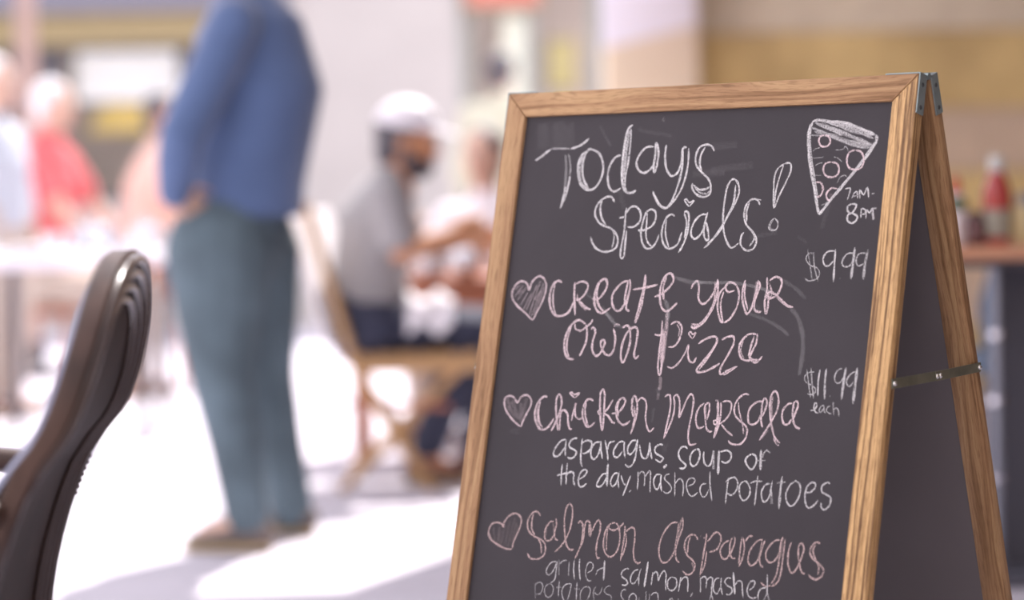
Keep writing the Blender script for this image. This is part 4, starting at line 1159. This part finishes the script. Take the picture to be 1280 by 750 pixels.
# ------------------------------------------------------------------ cafe tables and what stands on them
def rect_table(label, loc, w, d, h, m_t, m_l, apron=.09):
    t = thing('cafe_table', loc, label, 'table')
    bm = bmesh.new(); box(bm, -w / 2, w / 2, -d / 2, d / 2, h - .03, h, .006, 2); finish('tabletop', bm, m_t, t, smooth=False)
    bm = bmesh.new(); box(bm, -w / 2 + .04, w / 2 - .04, -d / 2 + .04, d / 2 - .04, h - .03 - apron, h - .03); finish('apron', bm, m_t, t, smooth=False)
    for sx in (-1, 1):
        for sy in (-1, 1):
            bm = bmesh.new(); x = sx * (w / 2 - .06); y = sy * (d / 2 - .06); box(bm, x - .02, x + .02, y - .02, y + .02, 0, h - .03, .003); finish('leg', bm, m_l, t, smooth=False)
    return t
def mk_cup():
    t = thing('coffee_cup', (0, 0, 0), 'x', 'cup')
    bm = bmesh.new(); lathe(bm, [(.02, 0), (.032, .02), (.040, .06), (.041, .075), (.037, .075), (.03, .02), (.0, .01)], 20, cap=False); finish('bowl', bm, m_porcelain, t)
    bm = bmesh.new(); tube(bm, [V((.038, 0, .06)), V((.058, 0, .055)), V((.058, 0, .03)), V((.034, 0, .022))], .005, 8); finish('handle', bm, m_porcelain, t)
    return t
def mk_glass():
    t = thing('water_glass', (0, 0, 0), 'x', 'glass')
    bm = bmesh.new(); lathe(bm, [(.028, 0), (.036, .12), (.033, .12), (.026, .008), (0, .008)], 20, cap=False); finish('tumbler', bm, m_glass, t)
    bm = bmesh.new(); lathe(bm, [(.0, .009), (.025, .009), (.031, .085), (.0, .085)], 20, cap=False); finish('ice_water', bm, mat('iced_water', (.86, .88, .93), .15), t)
    return t
def mk_glint_pot():  # pots added and sized to throw round sun glints
    t = thing('glint_pot', (0, 0, 0), 'x', 'glint_pot')
    bm = bmesh.new(); lathe(bm, [(.03, 0), (.036, .004), (.055, .03), (.060, .055), (.055, .08), (.036, .10), (.030, .105)], 32); finish('belly', bm, m_chrome, t)
    bm = bmesh.new(); lathe(bm, [(.031, .105), (.030, .112), (.012, .120), (.006, .124)], 24); ball(bm, (0, 0, .130), .009); finish('lid', bm, m_chrome, t)
    bm = bmesh.new(); tube(bm, [V((.05, 0, .04)), V((.08, 0, .06)), V((.095, 0, .095))], [.014, .009, .006], 10, True); finish('spout', bm, m_chrome, t)
    bm = bmesh.new(); tube(bm, [V((-.05, 0, .085)), V((-.085, 0, .085)), V((-.09, 0, .05)), V((-.055, 0, .035))], .005, 8); finish('handle', bm, m_chrome, t)
    return t
def mk_plate():
    t = thing('dinner_plate', (0, 0, 0), 'x', 'plate')
    bm = bmesh.new(); lathe(bm, [(.06, 0), (.12, .018), (.122, .022), (.07, .008), (0, .006)], 28, cap=True); finish('dish', bm, m_porcelain, t)
    bm = bmesh.new(); box(bm, -.05, .05, -.03, .03, .008, .03, .006); finish('napkin', bm, m_white, t, smooth=False)
    return t
protos = {}
def put(kind, x, y, z, label, group, rz=0.0):
    mk = dict(cup=mk_cup, glass=mk_glass, glint_pot=mk_glint_pot, plate=mk_plate)[kind]
    if kind not in protos: protos[kind] = o = mk()
    else: o = copy_tree(protos[kind])
    o.location = (x, y, z); o.rotation_euler = (0, 0, rz); o['label'] = label; o['group'] = group
    return o

# left-hand table, 10 m away
TL = (-1.76, 9.75, 0)
rect_table('pale-topped cafe table crowded with crockery in front of the diner in red', TL, .74, .68, .755, m_white, m_char, .03)
G1 = 'tableware on the crowded left table'
L1 = [('glass', -.30, -.24, 'ice-water tumbler at the near left corner of the crowded left table'), ('plate', -.17, -.16, 'white plate with folded napkin, left of two on the crowded left table'),
    ('cup', -.05, -.26, 'white coffee cup at the near edge of the crowded left table'), ('glass', .06, -.24, 'ice-water tumbler in the middle of the crowded left table'), ('glint_pot', .09, -.06, 'small chrome pot added for a sun glint at the near edge of the crowded left table'),
    ('glass', .19, -.24, 'ice-water tumbler second from the right on the crowded left table'), ('cup', .31, -.25, 'white coffee cup at the near right corner of the crowded left table'), ('plate', .20, .08, 'white plate with folded napkin, right of two on the crowded left table'),
    ('cup', -.02, .16, 'white coffee cup at the back of the crowded left table'), ('glint_pot', .30, -.10, 'small chrome pot added for a sun glint near the right edge of the crowded left table'), ('glass', .31, .2, 'ice-water tumbler at the back right of the crowded left table')]
for k, dx, dy, lb in L1: put(k, TL[0] + dx, TL[1] + dy, .755, lb, 'tableware on the crowded left table, ' + k, random.random() * 6)

# table in front of the seated diner
TR = (-.20, 8.95, 0)
rect_table('red-brown wooden cafe table just beyond the seated diner', TR, .84, .6, .66, m_redwood, m_redwood)
G2 = 'tableware in front of the seated diner'
L2 = [('glint_pot', -.36, -.22, 'small chrome pot added for a sun glint at the left end of the red-brown table'), ('glint_pot', -.34, .02, 'small chrome pot added for a sun glint just behind the left-end one on the red-brown table'), ('glass', -.24, -.12, 'ice-water tumbler at the left end of the red-brown table'),
    ('plate', -.12, .1, 'white plate with folded napkin in the middle of the red-brown table'), ('glass', .18, -.22, 'ice-water tumbler right of the diner on the red-brown table'), ('glint_pot', -.09, -.24, 'small chrome pot added for a sun glint at the near edge of the red-brown table behind the diner'),
    ('glint_pot', .04, -.22, 'small chrome pot added for a sun glint nearest the chalkboard on the red-brown table'), ('cup', .08, .12, 'white coffee cup on the red-brown table by the seated diner'), ('plate', .26, .05, 'white plate with folded napkin on the red-brown table, half behind the chalkboard')]
for k, dx, dy, lb in L2: put(k, TR[0] + dx, TR[1] + dy, .66, lb, 'tableware beyond the seated diner, ' + k, random.random() * 6)
# napkin draped on the diner's lap
bm = bmesh.new(); c0 = s8(538, 372, SY - .1)
bmesh.ops.create_grid(bm, x_segments=14, y_segments=14, size=.5)
for v in bm.verts: v.co = V((v.co.x * .15, v.co.y * .22, .02 * math.sin(v.co.x * 9) * math.cos(v.co.y * 7) - .10 * (abs(v.co.y) * 2) ** 3))
g_ = bmesh.ops.extrude_face_region(bm, geom=bm.faces[:]); 
for v in [e for e in g_['geom'] if isinstance(e, bmesh.types.BMVert)]: v.co.z += .006
tag(finish('napkin', bm, m_white, loc=c0), "white napkin lying across the seated diner's lap", 'napkin')

# diners on the far left
m_red = mat('coral_red_shirt', (.66, .14, .15), .85, vary=.1, bump=.3, bscale=10); m_lgrey = mat('pale_grey_jacket', (.50, .53, .60), .85, bump=.3, bscale=10)
m_peachtop = mat('peach_blouse', (.80, .56, .48), .85, bump=.3, bscale=10); m_cream = mat('cream_top', (.55, .55, .44), .85); m_beige = mat('beige_trousers', (.5, .42, .36), .85)
m_skirt = mat('terracotta_trousers', (.66, .30, .18), .85); m_wshirt = mat('white_shirt', (.80, .76, .80), .85)
def seated(label, px, Y, head_y, mt, ml, skin, hair, cap, faced, sleeve, seat=.46, hands=.74):
    x = (px - 640) / 3019 * Y; hz = Zp(head_y, Y, px); f = V(faced).normalized(); l = V((0, 0, 1)).cross(f)
    b = V((x, Y, 0)); P = lambda a, s, z: b + f * a + l * s + sz * z
    person(label, (x, Y, 0), dict(pelvis=P(-.05, 0, seat + .09), waist=P(-.06, 0, seat + .27), chest=P(-.02, 0, hz - .36), neck=P(.0, 0, hz - .16), head=P(.03, 0, hz), hem=P(-.05, 0, seat + .14),
        shl=P(0, .17, hz - .25), ell=P(.14, .24, hz - .5), wrl=P(.36, .14, hands + .05), shr=P(0, -.17, hz - .25), elr=P(.14, -.24, hz - .5), wrr=P(.36, -.14, hands + .05),
        hipl=P(0, .09, seat + .08), knl=P(.42, .12, seat + .06), anl=P(.40, .12, .09), toel=P(.53, .13, .035), hipr=P(0, -.09, seat + .08), knr=P(.42, -.12, seat + .06), anr=P(.36, -.12, .09), toer=P(.49, -.13, .035)),
        mt, ml, m_brownshoe, skin=skin, hair=hair, cap=cap, face=f, sleeve=sleeve, vox=.011)
    # the chair
    c = thing('cafe_chair', (x - f.x * .05, Y - f.y * .05, 0), 'wooden cafe chair under the ' + label.split(' with ')[0].split(' in front')[0].split(' behind')[0].split(',')[0], 'chair', rz=math.atan2(f.y, f.x))
    bm = bmesh.new(); box(bm, -.22, .22, -.21, .21, seat - .05, seat - .012, .008); finish('seat', bm, m_redwood, c)
    for sx in (-.2, .2):
        for sy in (-.19, .19):
            bm = bmesh.new(); tube(bm, [V((sx, sy, 0)), V((sx * .95, sy * .95, seat - .04 if sx > 0 else seat + .02))] + ([V((sx - .07, sy, .88))] if sx < 0 else []), .016); finish('leg', bm, m_redwood, c)
    bm = bmesh.new(); hexa(bm, [V((a_, y_, z_)) for z_ in (.70, .87) for a_, y_ in ((-.265, -.19), (-.265, .19), (-.245, .19), (-.245, -.19))], .004); finish('backrest', bm, m_redwood, c)
seated('diner in a coral red shirt with white hair behind the left table', 66, 11.8, 133, m_red, m_beige, m_skin, m_hair_w, None, (1, -.2, 0), .42, hands=.62)
seated('dark-haired diner in a peach blouse, partly hidden by the standing man', 204, 12.6, 146, m_peachtop, m_skirt, m_skin, m_hair_d, None, (1, -.15, 0), .42, seat=.50, hands=.66)
seated('dark-haired diner in a white shirt behind the red-brown table', 611, 9.85, 197, m_wshirt, m_beige, m_skin, m_hair_d, None, (-.45, -1, 0), .42)

# passer-by in the entrance behind the sign
def stander(label, px, Y, head_y, mt, ml, hair, faced):
    x = (px - 640) / 3019 * Y; hz = Zp(head_y, Y, px); f = V(faced).normalized(); l = V((0, 0, 1)).cross(f); b = V((x, Y, 0)); P = lambda a, s, z: b + f * a + l * s + sz * z
    person(label, (x, Y, 0), dict(pelvis=P(0, 0, .92), waist=P(0, 0, 1.05), chest=P(0, 0, hz - .36), neck=P(0, 0, hz - .16), head=P(.02, 0, hz), hem=P(0, 0, .9),
        shl=P(0, .18, hz - .24), ell=P(-.03, .24, 1.1), wrl=P(.05, .23, .86), shr=P(0, -.18, hz - .24), elr=P(-.03, -.24, 1.1), wrr=P(.05, -.23, .86),
        hipl=P(0, .09, .9), knl=P(.03, .1, .48), anl=P(0, .1, .09), toel=P(.13, .11, .035), hipr=P(0, -.09, .9), knr=P(.0, -.1, .48), anr=P(-.05, -.1, .09), toer=P(.08, -.11, .035)),
        mt, ml, m_brownshoe, skin=m_skin, hair=hair, face=f, sleeve=.9, vox=.011)
stander('dark-haired person in a cream top with their back turned outside the far glazed entrance', 630, 14.2, 92, m_cream, m_navy, m_hair_d, (.3, 1, 0))
stander('white-haired person in a pale grey jacket standing at the far left edge of the picture', -6, 10.75, 106, m_lgrey, m_beige, m_hair_w, (1, -.35, 0))

# ------------------------------------------------------------------ condiment table on the right
m_rtop = mat('varnished_red_wood', (.58, .29, .17), .35, vary=.15, vscale=8, stretch=(1, 8, 8)); m_slate = mat('slate_metal', (.085, .085, .11), .5)
RT = V((1.52, 5.95, 0)); H = .812
rt = thing('pub_table', RT, 'tall varnished table at the right edge carrying the sauce bottles', 'table')
bm = bmesh.new(); box(bm, -.60, .60, -.38, .38, H - .032, H, .006, 3); finish('tabletop', bm, m_rtop, rt)
bm = bmesh.new(); box(bm, -.54, .54, -.32, .32, H - .05, H - .032); finish('underframe', bm, m_slate, rt, smooth=False)
bm = bmesh.new(); box(bm, -.325, .30, -.03, .03, .02, H - .05, .004); finish('pedestal_panel', bm, m_slate, rt, smooth=False)
bm = bmesh.new(); box(bm, -.40, .40, -.28, .28, 0, .025, .006); finish('base_plate', bm, m_slate, rt, smooth=False)
bm = bmesh.new(); tube(bm, [V((-.345, -.10, .02)), V((-.345, -.10, H - .05))], .014, 14); po = finish('post', bm, mat('dull_steel', (.30, .32, .38), .35, metal=.7), rt)
for z in (.23, .42, .58):
    bm = bmesh.new(); lathe(bm, [(.014, 0), (.020, .004), (.020, .022), (.014, .026)], 14, c=(-.345, -.10, z)); finish('collar', bm, m_chrome, po)
# chair with blue-grey cushion tucked behind the table
bc = thing('bar_chair', (1.44, 6.80, 0), 'blue-grey padded chair tucked behind the condiment table', 'chair')
m_bg = mat('bluegrey_fabric', (.13, .18, .26), .8, vary=.1)
bm = bmesh.new(); loft(bm, [(V((0, 0, .50)), .12, .04), (V((0, 0, .62)), .125, .045), (V((0, .02, .76)), .08, .04)], side=(1, 0, 0), seg=20); finish('backrest', bm, m_bg, bc)
bm = bmesh.new(); box(bm, -.19, .19, -.4, .0, .44, .50, .02, 2); finish('seat', bm, m_bg, bc)
for sx in (-.17, .17):
    for sy in (-.37, -.02):
        bm = bmesh.new(); tube(bm, [V((sx, sy, 0)), V((sx, sy, .45))], .013); finish('leg', bm, m_slate, bc)

def at_r(px, Y=5.62): return (px - 640) / 3019 * Y * 1.0
m_ket = mat('ketchup_red', (.42, .035, .03), .18, coat=.5); m_ketlow = mat('sauce_dark_red', (.20, .04, .05), .25, coat=.4)  # second red is a darker, purplish sauce tone
m_lab = mat('grey_green_label', (.34, .33, .27), .6); m_cap = mat('silver_cap', (.62, .63, .60), .35)
y0 = 5.74
def bottle(name, label, px, prof, mb, capprof=None, mc=None, labprof=None, ml=None, cat='bottle', extra=None):
    t = thing(name, (at_r(px, y0), y0, H), label, cat)
    bm = bmesh.new(); lathe(bm, prof, 28); finish('body', bm, mb, t)
    if capprof: bm = bmesh.new(); lathe(bm, capprof, 24); finish('cap', bm, mc, t)
    if labprof: bm = bmesh.new(); lathe(bm, labprof, 28, cap=False); finish('label', bm, ml, t)
    return t
bottle('ketchup_bottle', 'round-shouldered glass bottle of red ketchup with a pale cap, tallest on the right table', 1248, [(.028, 0), (.031, .004), (.033, .05), (.035, .09), (.034, .125), (.026, .150), (.017, .170), (.015, .182)], m_ket,
       [(.018, .176), (.019, .18), (.019, .208), (.016, .212)], m_cap, [(.0332, .02), (.0352, .085)], m_lab)
bottle('sauce_bottle', 'white squeeze bottle with a red tip, partly behind the chalkboard', 1196, [(.024, 0), (.026, .004), (.026, .10), (.020, .118), (.012, .125)], mat('white_plastic', (.80, .76, .80), .3),
       [(.013, .125), (.014, .128), (.012, .15), (.005, .165)], mat('red_plastic', (.55, .09, .06), .4), [(.0265, .085), (.0265, .10), (.021, .115)], mat('green_band', (.08, .14, .07), .5))
bottle('syrup_jar', 'small dark brown jar standing between the squeeze bottle and the ketchup', 1220, [(.027, 0), (.029, .004), (.029, .045), (.024, .058), (.021, .060)], mat('brown_glass', (.13, .05, .055), .15, coat=.5),
       [(.023, .060), (.024, .062), (.024, .076), (.021, .08)], mat('dark_lid', (.14, .09, .09), .4), cat='jar')
bottle('mustard_jar', 'yellowish jar with a grey lid, cut by the right edge beside the ketchup', 1284, [(.024, 0), (.026, .004), (.026, .085), (.022, .095)], mat('mustard', (.62, .52, .28), .3),
       [(.023, .095), (.024, .098), (.023, .118), (.012, .124)], mat('grey_lid', (.3, .3, .3), .4), cat='jar')
